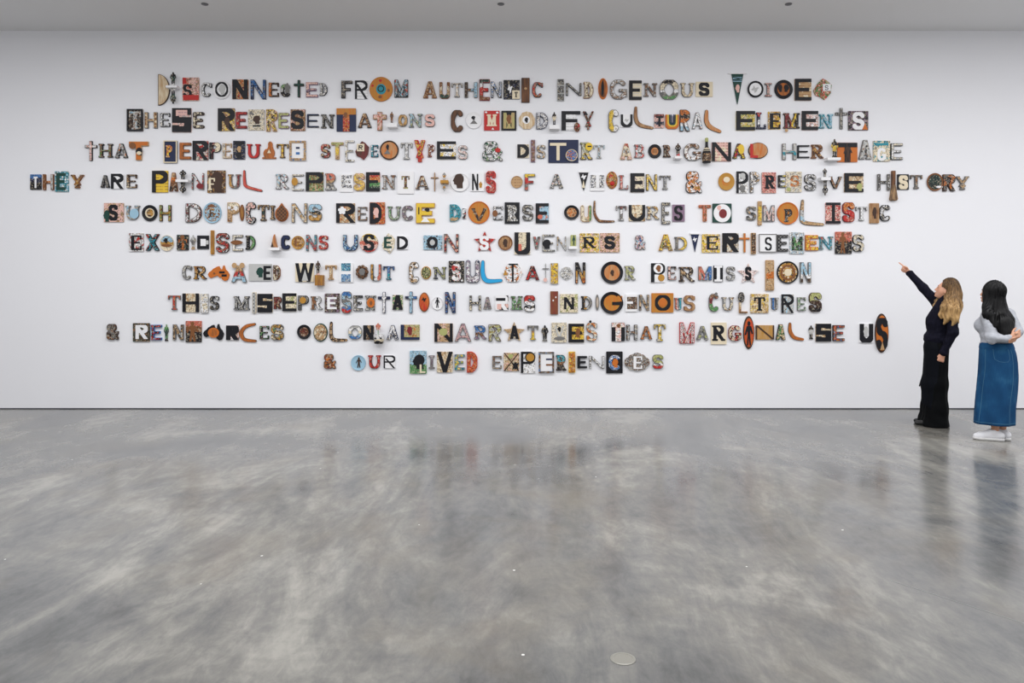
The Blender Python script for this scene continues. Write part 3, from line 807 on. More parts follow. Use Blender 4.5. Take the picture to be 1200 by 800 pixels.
                dish('painted_face', b, org, [(fx, -.0235), (fx * .97, -.028), (.5, -.031), (.01, -.032)], pat(ar[1]), o)['label'] = cname(ar[1]) + ' face'
                front = -.031
            children_of(rest, T, org, front, o)
            label = ('round %s rimmed %s plate as the %s, %s' if kind == 'P' else 'oval %s edged %s board as the %s, %s') % (cname(ar[0], 1), cname(ar[1], 1), ch, where)
            cat = 'plate' if kind == 'P' else 'board'; grp = 'plates in the wall text' if kind == 'P' else 'oval boards in the wall text'
        elif kind == 'X':
            dep = .03; b = Box(*T.px(T.bb), dep); org = (b.cx, b.cz); w = b.w / b.h
            th = float(opt.get('w', .24)) * w
            fn = lambda X, Y: np.minimum(box_d(X, Y, w / 2 - th / 2, w / 2 + th / 2, 0, 1), box_d(X, Y, 0, w, .72 - th / 2, .72 + th / 2))
            for y0, y1, ins, p, nm in ((FACE, -.024, 0, ar[1], 'cross'), (-.0235, -.03, min(.02, th * .22), ar[0], 'cross_face')):
                v, f = extrude(trace(fn, w, ins), b.w / w, b.h, b.x0 - org[0], b.z0 - org[1], y0, y1)
                q = link(nm, v, f, pat(p))
                if nm == 'cross': o = q
                else: q.parent = o
            children_of([a for a in ar[2:] if not a.startswith('w=')], T, org, -.03, o)
            label = '%s cross as the %s, %s' % (cname(ar[0]), ch, where); cat = 'cross'; grp = 'crosses in the wall text'
        elif kind == 'V':
            dep = .014; b = Box(*T.px(T.bb), dep); org = (b.cx, b.cz); w = b.w / b.h
            fn = lambda X, Y: poly_d(X, Y, [(w / 2, 0), (w, 1), (0, 1)])
            v, f = extrude(trace(fn, w), b.w / w, b.h, b.x0 - org[0], b.z0 - org[1], FACE - .004, -.012)
            o = link('pennant', v, f, pat(ar[0]))
            x0, x1 = T.bb[0], T.bb[2]
            if 'st' in opt: x0, x1 = [float(q) for q in opt['st'].split(',')]
            s = Box(*T.px((x0, T.bb[1], x1, T.bb[1] + 12)), dep)
            v, f = box_vf(s.x0 - org[0], s.x1 - org[0], -.022, FACE, s.z0 - org[1], s.z1 - org[1])
            link('hanging_bar', v, f, pat('.w'), o)
            children_of([a for a in ar[1:] if a[:3] not in ('st=', 'fr=')], T, org, -.012, o)
            label = '%s pennant as the V, %s' % (cname(ar[0]), where); cat = 'pennant'; grp = 'pennants in the wall text'
        elif kind == 'F':
            shelf = 'sh' in opt
            dep = .07 if shelf else .03
            def fig(bb, code, flip):
                b = Box(*T.px(bb), dep)
                p = '=' + code[0] * 2 + code[1] * 2 + code[0] + code[2]
                sx = b.w / .5; o = mesh_copy(FIG, 'figurine', pat(p), sx, min(sx, .9 * b.h) * (.9 if shelf else .35), b.h)
                o.location = (b.cx, -dep if shelf else -.17 * .35 * sx - .004, b.z0)
                if flip: o.rotation_euler = (0, PI, 0); o.location.z = b.z1
                return o
            o = fig(T.bb, ar[0], False)
            cols = cname('.' + ar[0], 2)
            label = 'small %s figurine standing as the %s, %s' % (cols, ch, where); cat = 'figurine'; grp = 'figurines in the wall text'
            if shelf:
                c = Box(*T.px([float(q) for q in opt['sh'].split(',')]), .11)
                s = box('wall_shelf', (c.x0, c.x1, -.12, -.001, c.z0, c.z1), pat('.' + opt.get('shc', 'w')))
                o.location.z = c.z1 + .0005
                tag(s, 'white wall shelf under the figurine for the %s, %s' % (ch, where), 'shelf', 'small white wall shelves')
            if 'dn' in opt:
                d = fig([float(q) for q in opt['dn'].split(',')], ar[0][::-1] if ar[0] == 'EkE' else ar[0], True)
                d.location.z = c.z0 - .0005
                tag(d, 'upside down %s figurine under shelf, %s' % (cols, where), 'figurine', grp)
            if 'bk' in opt:
                q = opt['bk'].split(','); c = Box(*T.px([float(x) for x in q[:4]]), .06)
                s = box('wooden_block', (c.x0, c.x1, -.10, -.001, c.z0, c.z1), pat('~' + q[4] + 'b'))
                o.location.z = c.z1 + .0005; o.location.y = -.055
                tag(s, 'gold brown block under the figurine for the I, %s' % where, 'block')
        elif kind == 'M':
            b = Box(*T.px(T.bb), .05); o = mesh_copy(MASK, 'carved_mask', pat('*' + ar[0]), b.w / .9, b.w * .75, b.h / .95)
            o.location = (b.cx, -.002 if ch == 'O' else -.029, b.cz); cat = 'mask'; grp = None
            if ch == 'O':
                v, f = lathe_vf([(1, 0), (1, -.01), (.5, -.02), (.1, -.022)], 20, b.w * .2, b.h * .12)
                q = link('mouth', v, f, pat('.r'), o); q.location = (0, -b.w * .75 * .31, -b.h * .2)
                label = 'gold and brown carved mask with red mouth as the O, %s' % where
            else: label = look; look = None
        elif kind == 'J':
            b = Box(*T.px(T.bb), .06); r = b.w / 2; h = b.h
            def turn(prof): 
                v, f = lathe_vf(prof, 24); return [(x, z, y) for x, y, z in v], [tuple(reversed(q)) for q in f]
            v, f = turn([(r * .92, 0), (r, .02 * h), (r, .42 * h), (r * .85, .5 * h), (r * .36, .66 * h), (r * .32, .97 * h), (r * .2, h)])
            o = link('bottle', v, f, pat('.k'), smooth=False)
            v, f = turn([(r * 1.02, .06 * h), (r * 1.03, .07 * h), (r * 1.03, .36 * h), (r * 1.02, .37 * h)]); link('label', v, f, pat('*bdt'), o)['label'] = 'brown printed label'
            v, f = turn([(r * .9, .46 * h), (r * .92, .47 * h), (r * .62, .58 * h), (r * .6, .59 * h)]); link('neck_label', v, f, pat('.c'), o)['label'] = 'cream neck label'
            v, f = turn([(r * .38, .84 * h), (r * .4, .85 * h), (r * .4, .99 * h), (r * .2, 1.005 * h)]); link('cap', v, f, pat('.l'), o)['label'] = 'olive cap'
            o.location = (b.cx, -r * 1.04 - .002, b.z0)
            label = 'black bottle with brown label as the I, %s' % where; cat = 'bottle'; grp = None
        elif kind == 'Q':
            b = Box(*T.px((314, 88, 352, 270)), .03); org = (b.cx, b.cz)
            o = shape('hand_broom', 'G', 'rect', None, b, org, FACE, -.03, pat('~db'))
            c = Box(*T.px((292, 236, 372, 402)), .03)
            P = [(.3, 1), (.7, 1), (.98, .12)] + [(.98 - .1 * k, (.0 if k % 2 else .1)) for k in range(1, 10)] + [(.02, .12)]
            w = c.w / c.h; v, f = extrude(trace(lambda X, Y: poly_d(X, Y, [(x * w, y) for x, y in P]), w), c.w / w, c.h, c.x0 - org[0], c.z0 - org[1], FACE, -.045)
            link('bristles', v, f, pat('~td'), o)['label'] = 'tan straw bristles'
            label = 'brown hand broom with tan straw bristles as the I, %s' % where; cat = 'broom'; grp = None
        elif kind == 'U':
            b = Box(*T.px(T.bb), .05); r = b.w / 2; h = b.h; org = (b.cx, b.z0)
            v, f = lathe_vf([(r * .7, 0), (r * .82, .02 * h), (r, h), (r * .9, h), (r * .72, .12 * h)], 28)
            o = link('mug', [(x, z, y) for x, y, z in v], [tuple(reversed(q)) for q in f], pat('=wwck'))
            yc = -r - .004
            for nm, q in (('eye', (-.5, .62)), ('eye', (.5, .62)), ('moustache', (0, .25))):
                rr = r * (.2 if nm == 'eye' else .42)
                vv, ff = lathe_vf([(1, 0), (1, -.012), (.1, -.016)], 14, rr, rr * (.8 if nm == 'eye' else .5))
                e = link(nm, vv, ff, pat('.k'), o); e.location = (q[0] * r, -r * .72 * (1 if nm == 'eye' else 1.15), q[1] * h)
            fl = Box(*T.px((755, 85, 800, 150)), .04)
            e = shape('flower', 'G', 'flower', None, fl, (b.cx, b.z0), .012, -.004, pat('*ps'), o); e['label'] = 'pale pink flower'
            st = box('stem', (fl.cx - org[0] - .004, fl.cx - org[0] + .004, -.002, .006, h * .6, fl.z0 - org[1] + .01), pat('.g'), o)
            o.location = (b.cx, yc, b.z0)
            label = 'white face mug with pink flower as the I, %s' % where; cat = 'mug'; grp = None
        if kind not in 'FMJU' and not (kind in 'CKG' and sh): o.location = (org[0], 0, org[1])
        if kind in 'CKG' and sh:
            c = Box(*T.px([float(q) for q in sh[3:].split(',')]), .11)
            s = box('wall_shelf', (c.x0, c.x1, -.12, -.001, c.z0, c.z1), pat('.w'))
            tag(s, 'white wall shelf under the %s for the I, %s' % ('tent' if kind == 'G' else 'box', where), 'shelf', 'small white wall shelves')
            o.location.z += c.z1 + .0005 - b.z0; o.location.y = -.01 if kind == 'G' else -.03
        if len(label.split()) > 16: label = label.replace(' picture card', ' card').replace(' standing', '')
        if len(label.split()) > 16: a_, b_ = label.split(' and ', 1); label = a_ + ' ' + b_.split(' ', 1)[1]
        tag(o, label, cat, grp)

# ------------------------------------------------------------------ the two visitors
def cloth(name, rgb, rgb2=None, scale=(60, 60, 12), rough=.85, bump=.0):
    q = NT(name); q.b.inputs['Roughness'].default_value = rough; q.b.inputs['Specular IOR Level'].default_value = .12
    tc = q.n('TexCoord'); mp = q.n('Mapping'); mp.inputs['Scale'].default_value = scale; q.l(tc.outputs['Object'], mp.inputs[0])
    x = q.n('TexNoise'); x.inputs['Scale'].default_value = 1; x.inputs['Detail'].default_value = 3; q.l(mp.outputs[0], x.inputs['Vector'])
    c = q.ramp(x.outputs['Fac'], [(.3, lin(*rgb)), (.7, lin(*(rgb2 or rgb)))], 'LINEAR'); q.l(c, q.b.inputs['Base Color'])
    if bump:
        b = q.n('Bump'); b.inputs['Strength'].default_value = bump; b.inputs['Distance'].default_value = .01; q.l(x.outputs['Fac'], b.inputs['Height']); q.l(b.outputs[0], q.b.inputs['Normal'])
    return q.m
def skin(name, rgb):
    q = NT(name); q.b.inputs['Base Color'].default_value = lin(*rgb); q.b.inputs['Roughness'].default_value = .5
    q.b.inputs['Subsurface Weight'].default_value = .12; q.b.inputs['Subsurface Radius'].default_value = (.01, .004, .002); q.b.inputs['Subsurface Scale'].default_value = .5
    return q.m
def hair_mat(name, roots, mid, tips, z0, z1, rough=.4, wav=0):
    """strands run down the length; the dye runs from roots to tips along the hair"""
    q = NT(name); tc = q.n('TexCoord'); sx = q.n('SeparateXYZ'); q.l(tc.outputs['Object'], sx.inputs[0])
    mr = q.n('MapRange'); q.l(sx.outputs[2], mr.inputs[0]); mr.inputs[1].default_value = z0; mr.inputs[2].default_value = z1
    mp = q.n('Mapping'); mp.inputs['Scale'].default_value = (70, 70, 5); q.l(tc.outputs['Object'], mp.inputs[0])
    x = q.n('TexNoise'); x.inputs['Scale'].default_value = 1; x.inputs['Detail'].default_value = 4; x.inputs['Distortion'].default_value = wav; q.l(mp.outputs[0], x.inputs['Vector'])
    ad = q.n('Math', operation='MULTIPLY_ADD'); q.l(x.outputs['Fac'], ad.inputs[0]); ad.inputs[1].default_value = 1.5; ad.inputs[2].default_value = -.75
    a2 = q.n('Math', operation='ADD'); q.l(ad.outputs[0], a2.inputs[0]); q.l(mr.outputs[0], a2.inputs[1])
    c = q.ramp(a2.outputs[0], [(.1, lin(*tips)), (.5, lin(*mid)), (.95, lin(*roots))], 'LINEAR'); q.l(c, q.b.inputs['Base Color'])
    q.b.inputs['Roughness'].default_value = rough; q.b.inputs['Specular IOR Level'].default_value = .2
    b = q.n('Bump'); b.inputs['Strength'].default_value = .5; b.inputs['Distance'].default_value = .01; q.l(x.outputs['Fac'], b.inputs['Height']); q.l(b.outputs[0], q.b.inputs['Normal'])
    return q.m
def rotv(v, yaw, pitch):
    """head frame (forward, left, up) -> person frame"""
    f, l, u = v; cy, sy, cp, sp = math.cos(yaw), math.sin(yaw), math.cos(pitch), math.sin(pitch)
    return np.array((f * cy * cp - l * sy - u * cy * sp, f * sy * cp + l * cy - u * sy * sp, f * sp + u * cp))
def sculpt_head(s, c, yaw, pitch, k=1.0):
    """head about 0.225 tall: skull, face, jaw, brow, nose, lips, chin, ears; c is the middle of the skull"""
    c = np.array(c, float)
    at = lambda f, l, u: c + rotv((f * k, l * k, u * k), yaw, pitch)
    E = lambda p, r, kk=.02, op='add', dp=0: s.ell(at(*p), [q * k for q in r], yaw, pitch + dp, kk * k, op)
    E((-.012, 0, .022), (.098, .076, .092), .02)
    E((.032, 0, -.035), (.062, .058, .080), .03)
    E((.048, 0, -.085), (.040, .040, .030), .03)
    E((.084, 0, -.098), (.014, .018, .014), .022)
    for d in (-1, 1):
        E((.038, .045 * d, -.032), (.03, .018, .03), .03)                 # cheekbone
        E((.086, .031 * d, .004), (.014, .017, .011), .014, 'sub')         # eye socket
        E((.076, .031 * d, .002), (.0125, .0135, .0115), .004)              # eyelids and eye
        E((-.004, .073 * d, -.018), (.017, .009, .030), .008)               # ear
    E((.082, 0, .022), (.012, .044, .010), .022)                          # brow
    s.cone(at(.090, 0, .006), at(.109, 0, -.034), .008 * k, .0115 * k, .014)
    for d in (-1, 1): E((.103, .0105 * d, -.039), (.009, .007, .007), .008)
    E((.097, 0, -.061), (.010, .020, .0055), .007); E((.095, 0, -.072), (.010, .018, .006), .007)
    return at
def hand(s, wrist, fdir, side, up, poses, thumb, r=.0085, L=.085):
    """palm and five fingers; fdir along the hand, side towards the thumb, up = back of the hand. poses: per finger list of bend angles"""
    w = np.array(wrist, float); f, sd, u = [np.array(q, float) / np.linalg.norm(q) for q in (fdir, side, up)]
    s.cone(w - f * .01, w + f * .02, .024, .026, .015, sq=(u, 1.35))
    for q in (-.026, -.009, .009, .026):
        s.cone(w + f * .02 + sd * q * .55, w + f * L + sd * q, .0155, .0125, .012)
    tips = []
    for i, (bend, ln) in enumerate(zip(poses, (.070, .078, .073, .058))):
        q = (.028, .0095, -.0095, -.027)[i]; p = w + f * (L - .004) + sd * q; ang = 0.0; pts = [p]; d0 = f + sd * q * (1.3 if max(bend) < .9 else .3)
        d0 = d0 / np.linalg.norm(d0)
        for j, b in enumerate(bend):
            ang += b; d = d0 * math.cos(ang) - u * math.sin(ang); p = p + d * ln * (.46, .31, .25)[j]; pts.append(p)
        s.chain(pts, [r * 1.08, r, r * .93, r * .82], .004); tips.append(pts[-1])
    p = w + f * .025 + sd * .026; d1, d2, d3 = thumb
    pts = [p - sd * .006]
    for d, ln in ((d1, .040), (d2, .032), (d3, .024)):
        v = f * d[0] + sd * d[1] + u * d[2]; v = v / np.linalg.norm(v); pts.append(pts[-1] + v * ln)
    s.chain(pts, [r * 1.7, r * 1.25, r * 1.1, r * .9], .006)
    return tips
def tube(name, pts, r, mat, parent, seg=6):
    v, f = [], []; pts = [np.array(p, float) for p in pts]
    for i, p in enumerate(pts):
        d = pts[min(i + 1, len(pts) - 1)] - pts[max(i - 1, 0)]; d /= np.linalg.norm(d) + 1e-9
        a = np.cross(d, (0, 0, 1) if abs(d[2]) < .9 else (1, 0, 0)); a /= np.linalg.norm(a); b = np.cross(d, a)
        for k in range(seg):
            t = 2 * PI * k / seg; v.append(tuple(p + a * r * math.cos(t) + b * r * math.sin(t)))
    for i in range(len(pts) - 1):
        for k in range(seg): k2 = (k + 1) % seg; f.append((i * seg + k, i * seg + k2, (i + 1) * seg + k2, (i + 1) * seg + k))
    f.append(tuple(range(seg))); f.append(tuple(range((len(pts) - 1) * seg, len(pts) * seg)))
    return link(name, v, f, mat, parent, smooth=True)
def ball(name, c, r, mat, parent, yaw=0, pitch=0, seg=12):
    v, f = [], []
    for i in range(seg // 2 + 1):
        a = -PI / 2 + PI * i / (seg // 2)
        for k in range(seg):
            b = 2 * PI * k / seg; q = rotv((r[0] * math.cos(a) * math.cos(b), r[1] * math.cos(a) * math.sin(b), r[2] * math.sin(a)), yaw, pitch); v.append(tuple(np.array(c) + q))
    for i in range(seg // 2):
        for k in range(seg): k2 = (k + 1) % seg; f.append((i * seg + k, i * seg + k2, (i + 1) * seg + k2, (i + 1) * seg + k))
    return link(name, v, f, mat, parent, smooth=True)

HR = .005
def woman_blonde():
    p = on_floor(1095, 498.2); root = bpy.data.objects.new('person', None); COL.objects.link(root); root.location = p
    root.rotation_euler = (0, 0, -math.atan2(495, FPX))
    tag(root, 'person with long blonde hair in dark clothes pointing up at the wall text', 'person')
    M_SKIN = skin('fair_skin', (214, 160, 132))
    M_TOP = cloth('navy_black_knit', (14, 14, 24), (24, 24, 38), (50, 50, 20), .85, .2)
    M_TRS = cloth('black_crepe', (4, 5, 7), (9, 11, 13), (24, 24, 2), .85)
    # joints, in metres: x to the right, y to the wall, z up
    sh_f, el_f, wr_f = (.035, .12, 1.44), (-.120, .15, 1.630), (-.270, .15, 1.815)
    sh_n, el_n, wr_n = (.165, -.15, 1.395), (.188, -.185, 1.12), (.085, -.175, .868)
    hyaw, hp = PI - .12, .30
    HC = (.122, -.02, 1.605)
    b = Vol((-.52, -.36, -.005), (.42, .30, 1.98), HR)
    at = sculpt_head(b, HC, hyaw, hp, .98)
    b.cone((.12, -.02, 1.40), (.125, -.02, 1.55), .055, .05, .03)
    ty = PI - .42
    b.ell((.075, -.015, 1.29), (.10, .15, .17), ty, .12, .05); b.ell((.05, -.01, 1.08), (.09, .125, .17), ty, 0, .06); b.ell((.035, -.005, .93), (.105, .145, .15), ty, 0, .06)
    b.cone(sh_f, sh_n, .055, .055, .05)
    b.chain([sh_f, el_f, wr_f], [.047, .038, .025], .03); b.chain([sh_n, el_n, wr_n], [.047, .038, .025], .03)
    for yy, xx in ((-.085, .02), (.085, -.02)):
        b.chain([(.045 + xx * .5, yy, .9), (.02 + xx, yy, .5), (.03 + xx, yy, .09)], [.088, .058, .038], .03)
        b.cone((.045 + xx, yy, .035), (-.11 + xx, yy, .028), .033, .026, .03)
    f = np.array((-.78, .0, .62)); f /= np.linalg.norm(f)
    # pointing hand: index straight and lifted, the others folded, thumb along them
    hand(b, wr_f, f, (.40, -.45, .80), (-.45, -.80, -.20) if False else (-.25, .85, .45), [(-.15, .05, .05), (.95, 1.3, .8), (1.1, 1.35, .8), (1.15, 1.35, .8)], [(.7, .5, -.5), (.8, .1, -.6), (.9, -.3, -.3)])
    # relaxed hand by the thigh
    hand(b, wr_n, (-.28, -.02, -.96), (-.93, -.2, .30), (.1, -.97, .05), [(.3, .35, .25), (.4, .45, .3), (.45, .5, .3), (.5, .5, .3)], [(.75, .7, -.2), (.9, .3, -.3), (1, .1, -.2)])
    b.slab(2, 0.0, 3)
    b.build('body', M_SKIN, root)
    # face details
    M_LIP = plain('rose_lips', lin(150, 70, 66), .4); M_EYE = plain('dark_eye', lin(30, 24, 22), .25); M_BROW = plain('brown_brow', lin(96, 66, 44), .8)
    for d in (-1, 1):
        ball('eye', at(.0855, .031 * d, .003), (.0055, .0115, .0058), M_EYE, root, hyaw, hp)
        tube('eyebrow', [at(.094 - .012 * abs(q - .3), (.016 + .032 * q) * d, .022 + .006 * math.sin(q * PI)) for q in np.linspace(0, 1, 6)], .0034, M_BROW, root)
    ball('lips', at(.1025, 0, -.066), (.005, .019, .0085), M_LIP, root, hyaw, hp)
    # knit top: collar, body, sleeves with small flared cuffs, short peplum
    t = Vol((-.34, -.36, .80), (.42, .30, 1.84), HR)
    t.cone((.12, -.02, 1.44), (.113, -.02, 1.525), .064, .058, .02)
    t.ell((.072, -.015, 1.29), (.112, .162, .19), ty, .12, .06); t.ell((.042, -.01, 1.11), (.108, .138, .19), ty, .05, .10)
    t.ell((-.008, -.06, 1.235), (.068, .066, .075), ty, 0, .08); t.ell((.01, .06, 1.24), (.068, .066, .075), ty, 0, .08)
    t.cone(sh_f, sh_n, .062, .064, .05)
    W = lambda a, c, q: tuple(np.array(a) + (np.array(c) - np.array(a)) * q)
    t.chain([sh_f, el_f, W(el_f, wr_f, .93)], [.062, .050, .037], .03); t.cone(W(el_f, wr_f, .86), W(el_f, wr_f, .95), .037, .043, .012)
    t.chain([sh_n, el_n, W(el_n, wr_n, .90)], [.066, .054, .040], .03); t.cone(W(el_n, wr_n, .80), W(el_n, wr_n, .93), .040, .049, .012)
    t.cone((.04, -.01, 1.10), (.034, -.01, 1.045), .115, .146, .03, sq=((math.sin(ty), -math.cos(ty), 0), .86))
    t.warp(lambda X, Y, Z: .0015 * np.sin(Z * 70 + X * 25) * np.sin(X * 31 + Y * 40) + .002 * np.sin((X * .5 - Z) * 95 + Y * 20) * np.exp(-((Z - 1.1) / .12) ** 2))
    t.build('knit_top', M_TOP, root)
    # wide trousers and the wrapped front panel
    q = Vol((-.26, -.27, -.004), (.30, .25, 1.12), .006)
    q.ell((.03, -.005, .95), (.118, .16, .17), ty, 0, .05)
    for yy, xx in ((-.075, .025), (.075, -.025)):
        q.chain([(.028 + xx * .6, yy, .9), (.004 + xx, yy, .5), (.0 + xx, yy, .22), (-.014 + xx, yy, .015)], [.105, .103, .108, .142], .05)
    q.warp(lambda X, Y, Z: .005 * np.sin(np.arctan2(Y + .02, X - .01) * 9 + Z * 3) * np.clip((1.0 - Z) / .5, 0, 1) + .003 * np.sin(Z * 40 + X * 30) * np.clip((.3 - Z) / .2, 0, 1))
    q.slab(2, .004, 1.06)
    q.build('wide_trousers', M_TRS, root)
    w = Vol((-.26, -.27, .10), (.25, .25, 1.1), .006)
    w.ell((.025, -.005, .95), (.126, .168, .15), ty, 0, .04); w.chain([(.015, -.045, .9), (-.028, -.06, .5), (-.036, -.06, .15)], [.123, .108, .098], .04, sq=((0, 1, 0), .85))
    w.warp(lambda X, Y, Z: .004 * np.sin(X * 60 + Z * 4) * np.clip((1 - Z) / .4, 0, 1))
    w.slab((.50, 0, .866), .17, 2); w.slab((.985, 0, .17), -1, .20)
    w.build('wrap_panel', cloth('blue_black_crepe', (7, 9, 15), (12, 15, 22), (20, 20, 2), .85), root)
    s = Vol((-.24, -.12, .42), (-.06, .06, .66), .006)
    s.cone((-.10, -.04, .62), (-.155, -.045, .46), .022, .010, .01, sq=((0, 1, 0), 2.2)); s.cone((-.09, -.02, .62), (-.12, -.02, .50), .02, .014, .01, sq=((0, 1, 0), 2.2))
    s.build('sash_end', M_TRS, root)
    ball('waist_button', (-.01, -.166, .955), (.009, .005, .009), plain('pale_button', lin(206, 204, 200), .3), root)
    for yy, xx in ((-.075, -.015), (.085, -.03)):
        z = Vol((-.26, yy - .06, 0), (.12, yy + .06, .10), .005)
        z.chain([(.03 + xx, yy, .042), (-.10 + xx, yy, .034), (-.165 + xx, yy, .026)], [.04, .036, .026], .02); z.slab(2, .002, .06)
        z.build('shoe', plain('black_leather', lin(14, 14, 15), .4), root)
    # long blonde hair: cap, back fall, waved locks over the near shoulder, a lock in front
    h = Vol((-.14, -.28, 1.13), (.40, .16, 1.76), .005)
    E = lambda p, r, k=.02, op='add': h.ell(at(*p), r, hyaw, hp, k, op)
    E((-.028, 0, .034), (.102, .090, .097), .02)
    E((.085, 0, -.035), (.092, .10, .088), .012, 'sub'); E((.03, .085, -.03), (.055, .05, .055), .012, 'sub')
    E((.092, 0, .055), (.070, .074, .058), .012, 'sub')
    h.chain([(.165, -.02, 1.67), (.20, -.03, 1.55), (.205, -.045, 1.42), (.215, -.08, 1.24)], [.078, .076, .072, .032], .04, sq=((0, 1, 0), .9))
    h.chain([(.185, -.08, 1.61), (.165, -.125, 1.50), (.125, -.195, 1.40), (.14, -.205, 1.30), (.105, -.205, 1.225)], [.040, .050, .054, .046, .016], .03)
    h.chain([(.185, -.085, 1.58), (.20, -.13, 1.46), (.19, -.20, 1.38), (.20, -.22, 1.28), (.185, -.22, 1.205)], [.045, .056, .056, .040, .014], .02)
    h.chain([(.145, -.10, 1.505), (.095, -.135, 1.45), (.10, -.165, 1.38), (.066, -.18, 1.32), (.085, -.19, 1.265)], [.012, .024, .027, .022, .009], .012)
    h.chain([(.095, .055, 1.55), (.035, .03, 1.47), (.012, -.03, 1.41), (-.015, -.09, 1.355)], [.022, .028, .027, .010], .015)
    def waves(X, Y, Z):
        a = np.arctan2(Y + .05, X - .15)
        g = np.sin(a * 26 + np.sin(Z * 34) * 1.6 + Z * 9); g2 = np.sin(a * 11 - Z * 16 + np.sin(Z * 27 + 1) * 1.2)
        return .005 * g + .006 * g2 * np.clip((1.62 - Z) / .12, 0, 1)
    h.ell((.165, -.105, 1.49), (.06, .055, .09), k=.03);
    h.warp(waves)
    h.build('hair', hair_mat('blonde_hair', (58, 44, 34), (122, 94, 62), (188, 152, 102), 1.22, 1.84, .45, .6), root)
    return root

def woman_dark():
    p = on_floor(1167, 515.0); root = bpy.data.objects.new('person', None); COL.objects.link(root); root.location = p
    root.rotation_euler = (0, 0, -math.atan2(567, FPX))
    tag(root, 'person with long black hair in grey top and long blue denim skirt', 'person')
    M_SKIN = skin('medium_skin', (196, 146, 118))
    ty = math.radians(146); F = np.array((math.cos(ty), math.sin(ty), 0)); S = np.array((-F[1], F[0], 0))    # forward, her left
    HC = np.array((-.034, .0, 1.575)); hyaw, hp = math.radians(156), .12
    shl, shr = np.array((-.070, -.135, 1.325)), np.array((.110, .10, 1.34))
    ell_, elr = np.array((-.035, -.235, 1.105)), np.array((.19, .03, 1.165))
    wrl, wrr = np.array((.120, -.235, 1.105)), np.array((.175, -.15, 1.135))
    b = Vol((-.36, -.36, -.005), (.36, .32, 1.74), HR)
    at = sculpt_head(b, HC, hyaw, hp, .98)
    b.cone(HC + (.02, 0, -.20), HC + (.01, 0, -.06), .058, .052, .03)
    b.ell((.0, .0, 1.25), (.11, .15, .18), ty, 0, .05); b.ell((.0, .0, 1.06), (.115, .145, .15), ty, 0, .06); b.ell((.0, .0, .90), (.115, .14, .15), ty, 0, .06)
    b.cone(shl, shr, .056, .056, .05)
    b.chain([shl, ell_, wrl], [.052, .042, .026], .03); b.chain([shr, elr, wrr], [.052, .042, .026], .03)
    ank = [np.array((-.005, -.06, .095)), np.array((.058, .05, .095))]
    for q, (a, dv) in enumerate(zip(ank, (S * .09, -S * .09))):
        b.chain([np.array((.0, .0, .86)) + dv, (a + np.array((0, 0, .86)) + dv) * .5 + np.array((0, 0, .03)), a + np.array((0, 0, .15)), a], [.08, .062, .045, .036], .03)
        fd = np.array((-.93, -.10, 0)) if q == 0 else np.array((-.80, .45, 0)); fd /= np.linalg.norm(fd)
        b.cone(a + np.array((0, 0, -.05)), a + fd * .14 + np.array((0, 0, -.058)), .026, .020, .02)
    # one hand holds the other behind the back
    hand(b, wrl, (.82, .18, .50), (-.25, .1, .95), (.25, -.95, .1), [(.45, .5, .4), (.5, .6, .4), (.55, .6, .4), (.6, .6, .4)], [(.6, .7, -.2), (.8, .5, -.3), (.9, .2, -.3)])
    hand(b, wrr, (-.05, -.62, -.25), (.30, -.30, .80), (.85, .35, .1), [(.4, .5, .3), (.5, .6, .4), (.5, .6, .4), (.6, .6, .4)], [(.6, .7, -.1), (.8, .4, -.3), (.9, .2, -.3)])
    b.slab(2, .004, 3)
    b.build('body', M_SKIN, root)
    M_EYE = plain('dark_brown_eye', lin(24, 18, 16), .25)
    for d in (-1, 1):
        ball('eye', at(.0855, .031 * d, .003), (.0055, .0115, .0058), M_EYE, root, hyaw, hp)
        tube('eyebrow', [at(.094 - .012 * abs(q - .3), (.016 + .032 * q) * d, .022 + .006 * math.sin(q * PI)) for q in np.linspace(0, 1, 6)], .0034, M_EYE, root)
    ball('lips', at(.1025, 0, -.066), (.005, .019, .0085), plain('brown_rose_lips', lin(150, 84, 74), .4), root, hyaw, hp)
    # grey long sleeved top
    t = Vol((-.36, -.36, .90), (.36, .32, 1.50), HR)
    t.ell((-.005, .0, 1.25), (.125, .162, .19), ty, 0, .05); t.ell((.0, .0, 1.08), (.135, .16, .15), ty, 0, .06)
    t.cone((.01, 0, 1.36), (.0, 0, 1.43), .09, .07, .03)
    for d in (-1, 1): t.ell(F * .085 + S * .075 * d + np.array((-.005, 0, 1.225)), (.088, .08, .085), ty, -.25, .05)
    t.cone(shl, shr, .064, .064, .05)
    W = lambda a, c, q: a + (c - a) * q
    t.chain([shl, ell_, W(ell_, wrl, .94)], [.066, .056, .040], .03); t.chain([shr, elr, W(elr, wrr, .85)], [.068, .055, .040], .02)
    t.warp(lambda X, Y, Z: .004 * np.sin(Z * 75 + X * 20 + Y * 12) * np.clip((1.2 - Z) / .12, 0, 1) + .0025 * np.sin(X * 50 + Z * 45) * np.sin(Y * 33))
    t.slab(2, .975, 1.425)
    t.build('long_sleeved_top', cloth('pale_grey_jersey', (158, 161, 168), (180, 182, 188), (30, 30, 40), .9), root)
    # long denim skirt
    lev = [(1.045, .004, .146, .158), (1.0, .006, .158, .168), (.93, .014, .171, .182), (.82, .020, .180, .192), (.70, .017, .183, .192), (.50, .000, .188, .192), (.30, -.014, .189, .192), (.175, -.021, .189, .192)]
    def ring_at(z, grow=0.0):
        for (za, ca, xa, ya), (zb, cb, xb, yb) in zip(lev, lev[1:]):
            if zb <= z <= za: t_ = (za - z) / (za - zb); return ca + (cb - ca) * t_, xa + (xb - xa) * t_ + grow, ya + (yb - ya) * t_ + grow
    N, R = 72, 44; v, f = [], []
